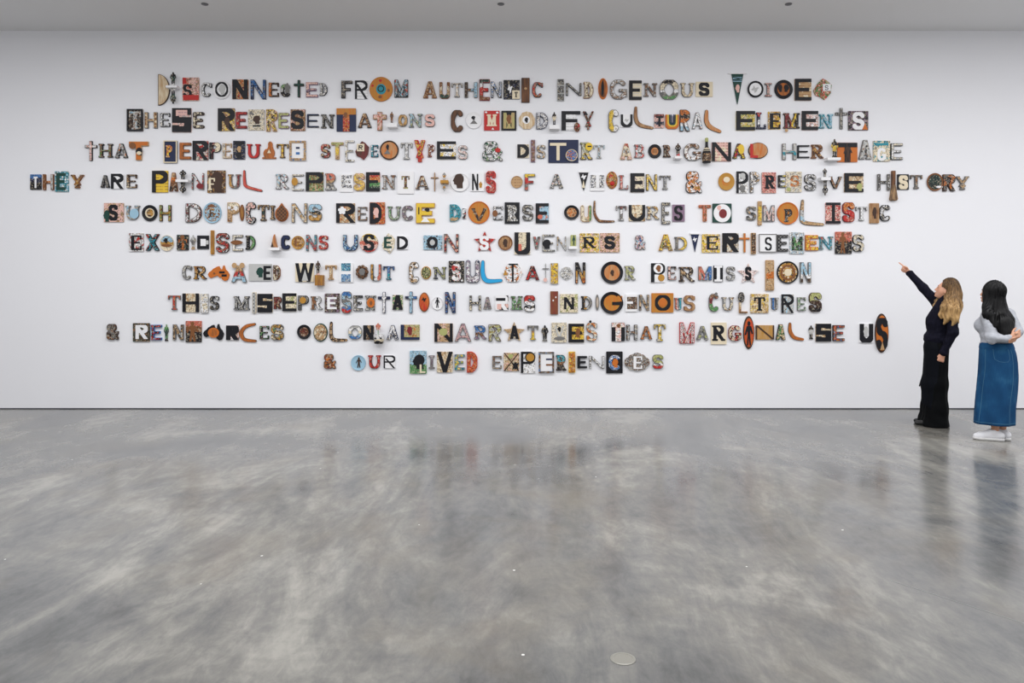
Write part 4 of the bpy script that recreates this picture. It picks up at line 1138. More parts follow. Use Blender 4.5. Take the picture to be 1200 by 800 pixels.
    def skirt_pt(z, a, grow=0.0):
        c, rx, ry = ring_at(z, grow); fold = .007 * math.sin(a * 5 + 1.0 + 1.5 * z) * max(0, min(1, (.85 - z) / .5)) + .004 * math.sin(a * 9 + z * 14) * max(0, min(1, (.95 - z) / .3))
        ca, sa = math.cos(a), math.sin(a); e = .82
        return (c + (rx + fold) * math.copysign(abs(ca) ** e, ca), (ry + fold) * math.copysign(abs(sa) ** e, sa), z)
    zs = [1.045 - (1.045 - .175) * i / R for i in range(R + 1)]
    for z in zs:
        for k in range(N): v.append(skirt_pt(z, 2 * PI * k / N))
    for z in reversed(zs):
        for k in range(N): v.append(skirt_pt(z, 2 * PI * k / N, -.006))
    for i in range(2 * R + 1):
        for k in range(N): k2 = (k + 1) % N; f.append((i * N + k2, i * N + k, (i + 1) * N + k, (i + 1) * N + k2))
    for k in range(N): k2 = (k + 1) % N; f.append(((2 * R + 1) * N + k2, (2 * R + 1) * N + k, k, k2))
    q = NT('blue_denim'); tc = q.n('TexCoord')
    x = q.n('TexNoise'); x.inputs['Scale'].default_value = 5; x.inputs['Detail'].default_value = 4; q.l(tc.outputs['Object'], x.inputs['Vector'])
    mp = q.n('Mapping'); mp.inputs['Scale'].default_value = (200, 200, 14); q.l(tc.outputs['Object'], mp.inputs[0])
    y = q.n('TexNoise'); y.inputs['Scale'].default_value = 1; q.l(mp.outputs[0], y.inputs['Vector'])
    ma = q.n('Math', operation='MULTIPLY_ADD'); q.l(y.outputs['Fac'], ma.inputs[0]); ma.inputs[1].default_value = .3; q.l(x.outputs['Fac'], ma.inputs[2])
    q.l(q.ramp(ma.outputs[0], [(.42, lin(16, 56, 94)), (.70, lin(22, 70, 110)), (.95, lin(44, 96, 132))], 'LINEAR'), q.b.inputs['Base Color'])
    q.b.inputs['Roughness'].default_value = .85; q.b.inputs['Specular IOR Level'].default_value = .2
    sk = link('denim_skirt', v, f, q.m, root, smooth=True)
    M_ST = plain('seam_thread', lin(58, 106, 134), .8); M_PK = q.m
    A = lambda deg: math.radians(deg)
    seam = lambda nm, pts: tube(nm, [skirt_pt(z, A(a), 0.0) for z, a in pts], .0026, M_ST, sk)
    seam('side_seam', [(z, 236 - 6 * (1 - z)) for z in np.linspace(1.03, .18, 24)])
    seam('back_seam', [(z, 316 - 4 * (1 - z)) for z in np.linspace(1.03, .18, 24)])
    seam('pocket_stitching', [(1.01, 262), (.94, 262), (.88, 264), (.855, 272), (.85, 282), (.855, 296), (.88, 303), (.94, 304), (1.01, 304)])
    seam('pocket_stitching', [(1.005, a) for a in np.linspace(262, 304, 8)])
    seam('hem_stitching', [(.20, a) for a in np.linspace(0, 360, 50)])
    wb = [skirt_pt(1.03, 2 * PI * k / N, .004) for k in range(N)] + [skirt_pt(.985, 2 * PI * k / N, .004) for k in range(N)]
    link('waistband', wb, [(k, N + k, N + (k + 1) % N, (k + 1) % N) for k in range(N)], q.m, sk, smooth=True)
    # white trainers
    M_SHOE = plain('white_canvas', lin(232, 232, 236), .6); M_SOLE = plain('white_rubber', lin(222, 221, 220), .5)
    for q_, a in enumerate(ank):
        fd = np.array((-.985, -.10, 0)) if q_ == 0 else np.array((-.80, .45, 0)); fd = fd / np.linalg.norm(fd); sdv = np.array((-fd[1], fd[0], 0))
        g = a * np.array((1, 1, 0)); heel = g - fd * .050
        z = Vol(tuple(np.minimum(heel, heel + fd * .29) - (.07, .07, 0)) , tuple(np.maximum(heel, heel + fd * .29) + np.array((.07, .07, .14))), .004)
        z.chain([heel + (0, 0, .055), heel + fd * .10 + (0, 0, .050), heel + fd * .19 + (0, 0, .036), heel + fd * .222 + (0, 0, .034)], [.034, .034, .038, .032], .02)
        z.cone(heel + fd * .005 + (0, 0, .06), g + fd * .015 + (0, 0, .105), .036, .041, .02); z.cone(g + fd * .02 + (0, 0, .09), heel + fd * .17 + (0, 0, .05), .036, .034, .03)
        z.cone(a + np.array((0, 0, .0)) + fd * .003, a + np.array((0, 0, .06)) + fd * .003, .034, .036, .008, op='sub'); z.slab(2, .022, .118)
        so = z.build('trainer', M_SHOE, root)
        z = Vol(tuple(np.minimum(heel, heel + fd * .29) - (.07, .07, .005)), tuple(np.maximum(heel, heel + fd * .29) + np.array((.07, .07, .06))), .004)
        z.chain([heel + (0, 0, .02), heel + fd * .10 + (0, 0, .02), heel + fd * .185 + (0, 0, .02), heel + fd * .222 + (0, 0, .02)], [.037, .037, .042, .035], .02); z.slab(2, .002, .027)
        z.build('rubber_sole', M_SOLE, so)
        for j in range(4):
            c = heel + fd * (.125 + .02 * j); zz = .108 - .011 * j
            tube('lace', [c + sdv * y_ * .024 + np.array((0, 0, zz - .012 * abs(y_) ** 2)) for y_ in np.linspace(-1, 1, 7)], .0026, M_SOLE, so)
    # long straight black hair
    h = Vol((-.24, -.34, .98), (.30, .22, 1.74), .005)
    E = lambda p_, r, k=.02, op='add': h.ell(at(*p_), r, hyaw, hp, k, op)
    E((-.022, 0, .03), (.112, .104, .100), .02)
    E((.115, 0, -.03), (.088, .078, .10), .010, 'sub')
    B = -F
    h.chain([HC + B * .03 + (0, 0, .02), HC + B * .05 + (0, 0, -.14), HC + B * .08 + (.01, -.02, -.28), (.075, -.15, 1.24), (.10, -.185, 1.15), (.105, -.19, 1.10)], [.112, .108, .106, .10, .070, .035], .04, sq=(F, 1.5))
    h.chain([HC + S * .075 + (0, 0, -.03), HC + S * .095 + B * .02 + (0, 0, -.15), np.array((-.072, -.175, 1.35)), np.array((-.01, -.225, 1.23))], [.045, .050, .050, .014], .03)
    h.chain([HC - S * .075 + (0, 0, -.03), HC - S * .09 + B * .03 + (0, 0, -.15), np.array((.12, .0, 1.29)), np.array((.15, -.08, 1.18))], [.045, .05, .045, .02], .03)
    def strands(X, Y, Z):
        a = np.arctan2(Y + .06, X - .03)
        return .003 * np.sin(a * 38 + np.sin(Z * 14) * .9) + .0035 * np.sin(a * 15 + Z * 6) + .006 * np.sin(a * 24) * np.clip((1.16 - Z) / .12, 0, 1)
    h.warp(strands)
    h.build('hair', hair_mat('black_hair', (7, 7, 8), (5, 5, 6), (9, 8, 9), 1.0, 1.7, .45), root)
    return root

woman_blonde(); woman_dark()

SPEC = r'''
#DISCONNECTED 1
@170 75 140
G D 130 100 245 415 halfdisc .d halfdisc:~tc/6 | dark-edged tan hunting bow shape
F I 250 70 315 215 kGw sh=210,215,320,237 dn=250,237,315,395
C S 375 135 540 368 *spt S:.k/l@383,205,470,330 rect:.r@378,140,412,200 rect:.r@385,312,540,362
L C 560 185 665 325 *Ewe/l k
P O 680 160 855 350 .w .w 12 ring:.k/t@705,180,835,330 head:.e@735,205,810,305
C N 875 155 1035 350 *rotm N:.k/B
L N 1055 155 1212 350 *UuU/s U
@300 75 140
L E 115 185 225 325 |okd/l d
L C 245 200 345 325 =gek/B k flower:.E@285,190,345,300
X T 378 158 478 332 .G .d
L E 500 180 620 330 =ppvp/B v
L D 635 190 720 315 %kwe/l k
#FROM 1
L F 855 165 965 340 %kEd/B k
C R 995 165 1120 350 "we R:.k/t
@430 75 140
P O 25 128 258 375 ~Yo .T 66 ring:.k/t@108,215,172,280 disc:.r@120,150,150,180 disc:.r@45,205,70,230 disc:.b@205,250,230,280 disc:.b@115,315,150,345
L M 275 155 412 332 *kaEr/B k
#AUTHENTIC 1
L A 565 172 700 340 *tbt/l b
L U 728 180 832 345 =bctG/s b
L T 850 188 960 330 %cwt/l E
L H 980 180 1110 335 |dbaa/B E
@560 75 140
L E 15 150 120 365 =Gwrrb/B m
L N 130 175 240 335 *kwue/s k
C T 258 160 420 352 *kkU bird:.w@295,195,350,300 rect:.c@345,265,420,350 T:.k/l@368,280,400,335
K I 438 138 520 385 ~bd disc:.t@465,235,495,258
L C 545 180 655 332 *orEo/l k
#INDIGENOUS 1
K I 797 150 867 370 %Eke rect:.e@797,212,867,220 rect:.e@797,295,867,302
L N 885 190 1043 315 %Eke/s k
L D 1062 178 1170 342 :cbd/l b
@700 75 140
O I 10 140 105 352 .o ~od leaf:.k@38,165,68,325
L G 128 155 300 352 *ebew/s E
C E 320 165 445 360 "ce E:.k/s
L N 465 190 605 325 *Ebe/l E
L O 628 155 818 355 =kccwEg/B E
L U 835 188 975 330 *tct/l E
C S 990 178 1160 328 .c S:.k/B@1020,188,1125,320
#VOICES 1
@840 75 140
V V 145 88 270 420 .G st=115,300 lines:.a@160,130,250,180 head:.p@185,205,230,285
P O 310 168 470 335 .k .w 18 bird:.e@345,215,425,290
L I 485 188 555 325 *rpE/l E
P C 580 158 765 348 .k ~ob 30 head:.k@612,205,658,280 headr:.k@672,205,728,280
C E 785 148 950 365 "tbc E:.k/s
G S 970 145 1155 360 shard *tgrc rect:.w@1065,200,1145,270 S:.k/t@1085,215,1118,262
#THESE 2
@140 118 130
C T 82 90 252 328 *kdk fr=.k/16 T:*aeb/l@105,118,235,310
L H 268 122 405 295 :tbc/B E
L E 425 130 540 278 *kwe/l k
C S 570 80 775 338 *ppe S:.k/V rect:"pv@612,100,735,165
L E 792 120 912 295 *ckc/r d
#REPRESENTATIONS 2
@250 118 130
C R 50 82 230 325 *cytb R:.k/s head:.d@115,175,180,290
L E 240 118 358 298 %rmr/B m
C P 375 95 548 318 %cce head:.d@425,160,510,250 rect:.k@425,265,510,280 tri:.E@385,110,440,150
L R 568 90 688 330 *cykp/B t
L E 700 128 818 300 *lll/r v
C S 835 92 993 325 *tbp S:.k/s@842,105,978,305
L E 1012 142 1137 285 .U/t k
@370 118 130
L N 55 145 200 295 *kEk/l k
C T 225 82 435 332 .U rect:~oY@225,82,435,150 rect:*or@295,150,365,332 head:.b@300,125,345,185
L A 455 135 600 290 *kbt/l k
X T 618 118 765 320 *tps .b w=.36
F I 800 100 845 232 bbd sh=772,240,880,285
L O 893 148 990 275 *tYt/B E
L N 1005 140 1155 285 *EalE/l E
@480 118 130
L S 165 145 272 278 .p/B d
#COMMODIFY 2
L C 445 98 588 335 ~db/s d
P O 610 118 780 302 .w .w 20 head:.k@665,165,712,205 tri:.E@655,205,735,250
C M 805 108 973 320 .r M:.c/l@835,148,943,275 disc:.w@815,115,840,135 disc:.w@935,118,962,140 tri:.w@885,292,915,312
C M 992 108 1155 320 .k M:~lt/B@1015,130,1135,300 head:.b@1045,150,1100,250
@595 118 130
G O 118 115 295 305 oct ~tc disc:.w@160,165,240,250 head:.k@180,180,222,238
L D 310 125 435 305 %UwE/B U
F I 478 100 528 250 kck sh=450,262,560,305
C F 582 112 740 320 "we F:.k/B@582,112,785,320
M - 718 232 785 335 bdr | red-brown carved face mask beside the letter F of COMMODIFY
L Y 812 112 932 312 *bdr/t d tri:.k@818,112,868,155
#CULTURAL 2
@700 118 150
L C 105 82 205 290 |yyww/r E
C U 220 128 330 248 .w U:.k/s bird:.e@250,165,300,200
B L 362,65,362,165,400,225,515,255 34 ~tb
C T 535 125 625 255 =mpUp T:.k/B@550,145,615,240
L U 640 130 765 262 .r/V o U:.o/t@640,130,765,262 U:.y/t@656,130,749,244 U:.G/t@672,130,733,230 U:.U/t@686,130,719,218
L R 775 82 870 285 =okowa/B d
L A 890 108 990 262 :wpa/s E
B L 1025,98,1025,190,1060,245,1150,288 40 ~to
#ELEMENTS 2
@850 118 180
C E 85 80 232 230 *cylc E:.k/B
L L 243 90 320 220 =rUwU/l U
C E 335 85 432 222 *yYc E:.k/l@340,98,430,220
L M 455 95 585 215 |mmyk/l d disc:.t@465,218,490,245
C E 597 80 725 228 *wpw E:.k/B
L N 735 103 845 213 *TaE/l T
X T 862 55 955 220 %eEk .E
C S 962 80 1117 230 *kkvd S:.w/s@995,90,1085,225 tri:.o@1068,175,1112,226
#THAT 3
@90 155 130
X T 82 92 212 305 *wpe .k
L H 230 122 385 270 *gbE/l k
L A 408 120 545 275 *kEeo/l k
L T 560 98 770 300 .o/V t disc:.b@565,108,637,180 head:.k@635,165,712,250 disc:.c@650,205,700,245
#PERPETUATE 3
C P 940 90 1085 330 .U fr=.c/10 P:*yot/l@965,140,1040,270
@200 155 130
L E 92 110 215 290 ~ob/B b
C R 238 92 405 300 *cerr R:.k/s
L P 415 108 540 285 |kmcc/B k
L E 550 118 655 278 *cet/l t
C T 675 92 803 292 *kUk T:.k/B@690,100,790,290 head:.t@715,150,765,215
L U 820 125 970 278 .r/l m
G A 990 98 1138 285 idol ~bo tri:.c@1045,185,1085,225
@310 155 130
L T 128 125 255 275 *yYd/l d
C E 270 92 450 305 .w fr=:tbu/24 rect:.U@340,158,380,180 rect:.u@340,215,380,240 rect:.w@410,165,450,190 rect:.w@410,225,450,250
#STEREOTYPES 3
L S 608 125 708 275 *tkrE/s d
L T 720 105 850 290 =lyyt/B t
L E 870 85 970 315 *wwck/t e
G R 978 95 1128 300 shard ~dm rect:.c@1000,125,1080,205 R:.k/s@1018,140,1062,190
@430 155 130
L E 35 135 120 265 :TwT/l U
P O 138 88 343 298 .d ~ot 14 head:.k@205,130,240,190 tri:.E@185,185,255,235
L T 365 112 490 290 %ewe/l E
L Y 510 82 632 318 *rrym/B r
L P 655 130 738 265 *mbw/l m
C E 758 98 962 290 *wwy E:.k/s
L S 985 140 1088 290 %wpe/s E
#& 3
@550 155 130
L & 140 95 360 310 *gGwk/s E flower:.r@275,165,340,220
#DISTORT 3
C D 520 130 645 275 *cct D:.k/B
K I 665 80 712 320 *Ebv
L S 730 135 825 280 *cetE/l E
C T 855 80 1180 328 .U T:.c/s@872,115,1048,303
P O 1042 182 1172 312 .c *ouo 8 z=1
@660 155 130
L R 185 108 318 293 *yelE/l d disc:.y@240,112,318,198 rect:.k@262,145,305,160
L T 330 135 450 280 *waeb/l e
#ABORIGINAL 3
L A 620 120 745 293 =rcecp/l t
L B 770 130 890 275 *prwk/l E
P O 920 128 1062 280 .k ~to 32 lines:.b@965,185,1015,225
L R 1082 135 1165 268 *kbE/l d
@780 155 130
F I 100 105 168 250 dkr sh=98,255,182,282
L G 200 120 385 303 *wwbk/B E
J I 400 60 488 330 kct
C N 500 108 710 312 "pbc N:.k/s
L A 728 120 865 282 *yykr/l k disc:.y@785,130,850,235
O L 895 108 1110 285 .d ~to L:.r/B@915,125,1000,275
#HERITAGE 3
@900 155 170
L H 120 92 238 225 =eeTe/B E
L E 248 105 345 210 .k/t k
L R 360 100 462 215 *Ybd/l b
F I 520 45 580 205 kyk sh=490,208,600,230
C T 575 85 740 245 .o T:.k/V@578,86,738,245 man:.d@625,90,695,243 disc:.k@655,86,700,125
L A 755 62 860 222 :ebk/l E
C G 872 70 1010 240 *ccT G:.w/s@905,130,975,235 rect:.T@890,90,995,108
L E 1020 90 1118 225 *wec/s k
#THEY 4
@25 190 145
C T 85 118 190 265 =uUkk T:.w/s@120,140,158,250
L H 203 115 307 268 |bboe/s b
C E 325 88 455 285 :Taw E:.G/B@340,105,430,270
L Y 475 120 600 250 *Ybd/l b
#ARE 4
L A 765 125 850 245 *kEk/l k
C R 870 112 990 258 .w R:.k/s
L E 1008 118 1115 248 *cdt/l d
#PAINFUL 4
@160 190 160
C P 137 75 275 265 "yb P:.k/s
L A 285 90 360 255 =tobk/s b
F I 375 60 440 150 kkk sh=345,152,452,174 dn=375,174,440,270
L N 482 95 590 240 *wrke/t E disc:.m@527,185,590,235
C F 622 72 780 268 *Ydb head:.d@640,85,765,262 F:.c/l@630,140,690,245
L U 800 105 915 228 |YbEm/l E
B L 945,78,948,170,970,215,1095,250 26 ~sr
#REPRESENTATIONS 4
@310 190 140
L R 110 118 240 268 *aewm/l E
L E 275 120 390 282 %wce/t E disc:.Y@272,155,335,235
C P 415 100 590 290 *tgbl P:.k/s
L R 607 110 720 280 =sstEe/l E
C E 755 118 890 298 .w E:%Uew/V@772,130,877,258
L S 895 110 1005 285 *ytyp/B t
C E 1020 100 1158 290 =rogG E:.k/s
@440 190 150
L N 60 120 190 250 *ebe/l E
C T 205 85 360 295 .w T:*lbk/l@245,130,320,248
L A 375 125 497 253 *cbk/l E
X T 518 95 590 272 .t .b w=.12
F I 625 88 665 165 eYe sh=608,168,682,196 dn=628,198,662,272 shc=Y
P O 705 102 878 275 .w .w 10 head:.d@725,105,832,245
C N 890 95 1020 272 .w N:.k/t@905,110,965,262 flower:.Y@970,182,1002,245
L S 1035 82 1130 288 %rrm/s r
#OF 4
@580 190 150
P O 150 128 260 242 .t "tb 6
L F 278 108 378 262 =yrrEs/B E
#A 4
L A 515 110 640 243 *ckep/l E
#VIOLENT 4
V V 785 85 880 275 .k fr=c bird:.w@805,110,860,165 tri:.c@815,170,845,240
C I 895 118 1025 268 .w rect:%Uew@898,120,945,240 rect:%Uew@978,120,1024,240 I:.w/s@948,122,975,238
M O 1045 80 1155 250 bYr
@720 190 120
L L 55 150 165 318 *pre/l E
C E 188 128 350 350 *ccv E:.k/B
L N 372 140 505 330 *cyc/s d
L T 530 155 662 318 %EeU/l E
#& 4
L & 840 105 1025 360 *YowY/B k
#OPPRESSIVE 4
@830 190 190
P O 75 78 195 208 .Y ~oY 28 disc:.c@112,108,160,150
C P 208 68 295 228 *wwe P:.k/t head:.e@230,80,275,125 head:.E@225,170,275,220
L P 310 70 382 225 *tkwt/s E
C R 398 75 502 228 %rpr R:.k/l@418,98,492,196
L E 520 95 575 185 |kkly/s k
C S 573 70 692 222 *ccec S:*bot/l@608,100,672,180 leaf:.l@580,185,610,215
L S 715 88 800 208 %wke/s k
F I 845 38 880 108 EkE sh=835,110,905,133 dn=843,133,887,245
L V 895 105 992 195 *EbE/l k
C E 1008 80 1148 220 *ttc E:.k/B head:.l@1095,155,1140,212
#HISTORY 4
@1010 190 135
L H 168 122 298 290 *wEke/s E
Q I 285 88 368 400 bt
C S 372 125 490 285 .k S:.c/B@385,138,478,280
L T 508 132 635 275 *bEt/l E
P O 680 112 850 300 .b %kGk 14 leaf:.w@770,245,845,270
L R 850 125 978 300 *bokE/B d
L Y 985 145 1122 285 *tEt/l E
#SUCH 5
@110 227 140
C S 100 92 297 283 *ppt S:.k/s@150,110,240,268 head:.G@95,165,160,280
L U 310 118 458 258 *aate/l E disc:.a@360,150,450,250
P C 482 112 637 275 .k .c 30 disc:*Yd@530,155,598,230
L H 655 112 772 275 *YgYk/s d
#DEPICTIONS 5
L D 918 95 1075 285 *mwEm/s d
@235 227 150
P E 22 80 195 275 .a *aabe 12 E:*Yd/l@80,140,130,215 tri:.b@60,95,150,125
L P 250 80 360 262 =cwttb/V t
O I 365 100 408 255 .b ~Yb
L C 422 78 520 280 *wkpp/r k
L T 533 103 640 252 *Gktt/l d
L I 650 108 695 240 *ktk/l k
G O 700 85 822 260 teardrop ~bo teardrop:#bd/12 | woven brown teardrop basket
L N 850 88 1000 270 *cYec/s E
L S 1010 95 1135 255 =aakYY/B E
#REDUCE 5
@380 227 140
C R 120 95 308 290 *otc R:.k/s flower:.w@138,128,222,210
L E 325 130 430 268 *Ebe/l E
C D 455 85 610 303 *roor D:.k/s@458,90,575,300 head:.p@490,140,550,240
L U 632 125 770 265 *eEge/l E
L C 780 118 900 265 *EvEe/B E
L E 920 92 1110 295 .y/V Y head:.k@1005,140,1060,180 tri:.w@970,230,1060,285 rect:.k@945,135,955,205
#DIVERSE 5
@515 227 140
L D 103 105 215 275 =TTTTt/B T
K I 230 145 268 250 *rkw
P V 288 75 505 300 .o ~oY 12 V:*dkb/l@322,145,475,270
L E 530 125 635 260 *kwe/l k disc:.b@532,165,585,230
C R 655 85 805 300 .k R:*eEw/l@680,115,785,275
L S 832 110 942 268 *kEe/s k
C E 967 95 1097 295 *aas E:.k/s disc:.s@985,210,1035,255
#CULTURES 5
@650 227 160
P C 83 100 215 228 .k *oto 22
L U 230 100 325 245 |ccctg/r t
B L 352,68,352,170,385,232,440,242,520,242 22 :bdt
L T 540 105 633 235 *mEw/l E
C U 652 98 795 240 *cct U:.k/s
L R 808 108 920 225 *EYce/l E
L E 940 75 1018 265 *ckeE/s E
C S 1035 95 1143 243 .v S:.k/l@1050,105,1125,235
#TO 5
@810 227 130
L T 85 120 215 298 *sbs/B o
C O 232 105 438 310 .G disc:.w@242,112,430,308 disc:.m@300,165,385,265 head:.p@275,125,325,180
#SIMPLISTIC 5
L S 600 135 705 285 *tEk/l E
K I 722 80 765 340 =tyyyt
L M 780 122 905 298 *vepE/B E
P P 928 90 1163 332 .o ~oY 16 P:*dkE/l@1005,165,1100,305
@930 227 125
B L 105,80,95,250,125,322,330,345 42 =tteat
C I 362 98 528 335 *rpr rect:.k@362,98,528,128 rect:.k@430,98,465,335 rect:.k@362,305,528,335
L S 555 95 690 318 =oorrr/B m
L T 705 145 832 300 #wee/l E
K I 858 105 963 330 ~bt head:.d@885,150,935,280
L C 972 125 1100 305 *kEwk/B k
#EXOTICISED 6
@140 263 140
C E 95 85 240 270 *wwer E:.k/l@108,110,222,255
L X 260 95 395 262 *TTkr/B k
P O 405 108 545 265 .c =aaYcc 6 head:.k@445,135,485,185 leaf:.b@420,195,530,225
C T 575 103 693 258 *kkG head:.b@610,105,655,160 T:*bo/l@595,150,680,250
F I 705 103 765 250 eEt
C C 780 110 895 245 .k rect:.w@815,145,868,215 rect:.e@868,160,895,200
K I 915 58 948 300 ~bY
L S 968 85 1098 282 *wkrb/s d
@270 263 130
L E 20 110 132 285 *wce/s E leaf:.b@0,170,135,218
L D 160 118 275 272 |kkgg/l k
#ICONS 6
G I 430 92 495 245 tri ~to sh=415,248,530,278 tri:.d@440,185,470,240 | tan cone shaped tent
L C 545 115 648 270 .U/B k
P O 660 122 800 268 .Y *Yt 12 E:.b/l@690,145,765,235
L N 815 110 935 285 *TTrE/s E
L S 953 118 1055 270 *rrc/l m
#USED 6
@390 263 160
L U 88 90 218 230 *uUau/B U
G S 235 80 398 242 disc =ycspr S:.k/l@270,88,365,228
G E 430 75 545 255 shard *ccw E:.G/B@450,108,518,208 | pale cream shell shape
C D 565 103 660 218 .w D:.k/s
#ON 6
C O 797 95 960 220 :aUa ring:.k/B@828,108,922,208 disc:.e@852,135,898,182
L N 975 82 1108 245 *crkE/s E
#SOUVENIRS 6
@540 263 140
G S 130 65 350 280 star *rrm S:.w/s@190,115,280,255
P O 375 110 520 258 .b ~tb 12 head:.d@420,145,470,225
C U 540 78 697 300 *ccc U:.k/s rect:.s@580,195,610,265
L V 725 120 800 245 *kEr/B E
L E 820 100 945 270 *cek/t E head:.k@815,150,905,245
L N 965 120 1060 258 *wet/t E
K I 1105 100 1160 215 .l man:.G@1118,108,1148,210 sh=1085,218,1170,245
@640 263 130
C R 365 95 572 300 *cyp R:.k/l@395,135,535,255
C S 585 92 795 300 *tpt S:.k/B@630,125,745,265
#& 6
L & 962 115 1075 270 *apvu/s E
#ADVERTISEMENTS 6
@735 263 150
L A 298 92 428 245 *yykl/B Y
L D 443 115 575 240 |Etyy/l E
V V 595 80 675 262 .U st=588,682 bird:.w@612,115,655,165
C E 702 90 870 262 *cyp E:.k/l@735,108,850,235
C R 893 80 1045 258 *cet R:.k/B
X T 1055 80 1150 262 .o .t w=.2
@870 263 155
K I 80 75 123 268 :dbt
C S 150 85 310 250 .w fr=.E/5 S:.k/t@205,115,265,235
L E 318 92 418 245 #Eke/B k
C M 430 70 560 265 %aew M:*Gkg/B@448,110,545,235
L E 575 95 690 235 *yoy/V o
L N 693 108 830 225 *aTEr/l T
C T 843 65 993 265 =sskkk man:.b@870,70,950,260
L S 1005 92 1105 245 *eck/s k
#CREATED 7
@205 298 140
L C 70 110 165 250 *eEe/l E
L R 183 118 312 250 *kYb/l k
G E 332 108 545 268 map ~oo rect:.k@445,170,500,190 rect:.k@470,200,520,222 disc:.b@385,180,405,200 | rust orange wooden country outline
L A 565 110 718 280 =ttrraa/B E disc:.t@572,84,622,138 disc:.t@650,84,700,138
C TE 742 95 970 265 .e E:.k/B@890,115,965,255 head:.G@815,130,890,230
L D 985 108 1055 258 *ckb/s b
#WITHOUT 7
@335 298 140
C W 95 88 280 275 .c W:.k/s tri:.e@160,150,225,265
F I 300 58 355 205 dkp bk=298,208,378,312,Y
L T 393 108 507 255 *ctb/l t
C H 535 84 675 280 .w rect:%uTa@557,88,650,165 rect:%uau@557,198,650,275
G O 700 105 828 248 scallop %db disc:.E@735,140,795,210 | dark brown scalloped cushion
L U 850 98 958 265 |Ykwwss/s E
L T 975 118 1088 255 =uuTT/l U
#CONSULTATION 7
@470 298 130
L C 83 80 195 310 *wwtk/r E
O O 215 128 325 270 .Y %kl
L N 345 135 492 265 *UElE/l k
C S 515 70 683 302 *kkk S:*wwr/s@550,105,645,285 disc:.w@648,272,670,292
L U 700 60 850 305 *Uwve/r U
B L 885,80,885,210,930,285,1080,282 46 .A
@580 298 120
G T 90 108 328 320 hex *wwo rect:.k@198,115,220,318 rect:.k@160,108,270,124 tri:.Y@95,180,150,245 | white and orange hexagonal tile
L A 360 135 520 300 *rrkm/B k
X T 555 105 635 320 .E .e w=.1 disc:.p@568,275,612,322
K I 652 100 742 345 *yyYe
G O 765 145 912 305 teardrop2 %weE | speckled white guitar pick shape
L N 940 92 1065 340 =kkYYo/B k
#OR 7
@690 298 140
P O 122 70 345 295 .k ~ot 32 head:.d@215,155,255,215
L R 360 115 470 258 *Ele/l E
#PERMISSION 7
C P 625 88 765 280 .w P:.k/s disc:.w@650,92,745,190 head:.b@672,108,725,175 disc:.Y@695,200,760,270
L E 788 120 880 255 *kpw/l k
L R 905 125 1065 275 *tkdc/l d
@820 298 145
L M -12 115 118 250 |ssuu/B E
C I 135 108 225 265 .k I:.w/l@142,110,218,262 rect:.k@150,140,165,230
L S 260 118 345 250 %Eee/l E
G S 370 85 575 285 star %wpw S:.k/s@440,120,500,250
K I 640 55 722 350 =ttott
P O 748 65 960 285 .k :Yck 14 disc:.c@820,140,890,210 ring:.b/t@785,100,925,250
L N 975 75 1085 275 =aaawd/B E
#THIS 8
@190 333 140
L T 55 112 180 258 *orE/l E
C H 205 92 370 280 *cct H:.k/s
K I 387 95 462 288 *cwe
L S 475 118 567 258 *Eke/l k
#MISREPRESENTATION 8
L M 712 120 878 258 %Eek/l k
K I 905 80 942 290 #Eec
C S 958 95 1107 282 *ctc S:.k/V
@320 333 120
L R 5 145 95 290 *bmdt/B d
C E 110 105 272 315 *lcc E:.k/s
L P 290 132 412 305 %EkE/B k disc:.Y@312,150,385,225
L R 438 140 575 298 |bbwe/l E
C E 605 108 780 328 *vdE E:.w/B@635,150,745,290
L S 800 85 918 340 =uaEaur/B E
L E 940 130 1048 310 *kEw/B k
@430 333 120
L N -25 130 105 305 *keg/l E disc:.o@0,160,92,272 disc:.b@30,195,65,245
X T 128 90 270 338 |UwU .U
C A 300 125 420 298 *cgp A:.k/B
X T 445 85 585 338 |Uau .U
O I 608 95 732 325 .b ~or bird:.k@640,145,700,210
P O 762 150 890 298 .w .w 8 man:.k@800,155,852,275
L N 912 90 1040 338 *uUum/B U
#HARMS 8
@540 333 150
L H 80 105 190 245 *cke/s E
L A 212 118 288 233 *vEv/l E
C R 325 105 445 242 =kkwpk R:.w/B@325,105,440,242 rect:.k@330,128,418,155 rect:.p@340,185,380,235
L M 468 110 580 240 *egd/l E
L S 593 103 697 255 =rrwkw/B k
#INDIGENOUS 8
@635 333 130
K I 92 75 175 325 ~mb disc:.w@115,165,130,185 disc:.w@145,130,158,150
C N 198 105 390 305 *ccl N:.k/B@238,140,350,270
L D 425 128 555 275 |kYeE/l k
O I 580 110 620 285 .E ~te
P G 635 80 880 322 .k ~oY 34 rect:.k@760,190,880,225 rect:~oY@815,125,870,185
C E 905 108 1030 295 .w rect:%bdE@922,135,1030,268 rect:.w@922,185,985,210
L N 1050 112 1165 285 *kEtk/s E
@750 333 120
C O 135 103 392 330 ~oY ring:.k/s@175,125,358,308 disc:.o@225,170,310,262
L U 405 158 495 300 |spTT/l E
L S 515 130 648 315 ~bt/l b
#CULTURES 8
L C 810 110 930 320 =bmmgg/s E head:.E@870,95,910,140
L U 960 150 1105 308 *bceE/l E
@840 333 130
L L 245 195 335 312 =ctb/s t
M - 232 82 306 200 kEk | black carved head above the letter L of CULTURES
C T 365 105 560 310 *ycty T:.k/l@405,140,520,285
L U 590 145 672 275 |uuEe/l E
C R 700 108 832 310 *eea R:.k/t
L E 865 140 965 285 *ege/l E
L S 1003 90 1138 298 =llddk/B d
#& 9
@115 367 150
L & 75 100 185 248 *bEd/B d
#REINFORCES 9
C R 325 92 482 265 %dGb R:.w/B@352,110,465,240
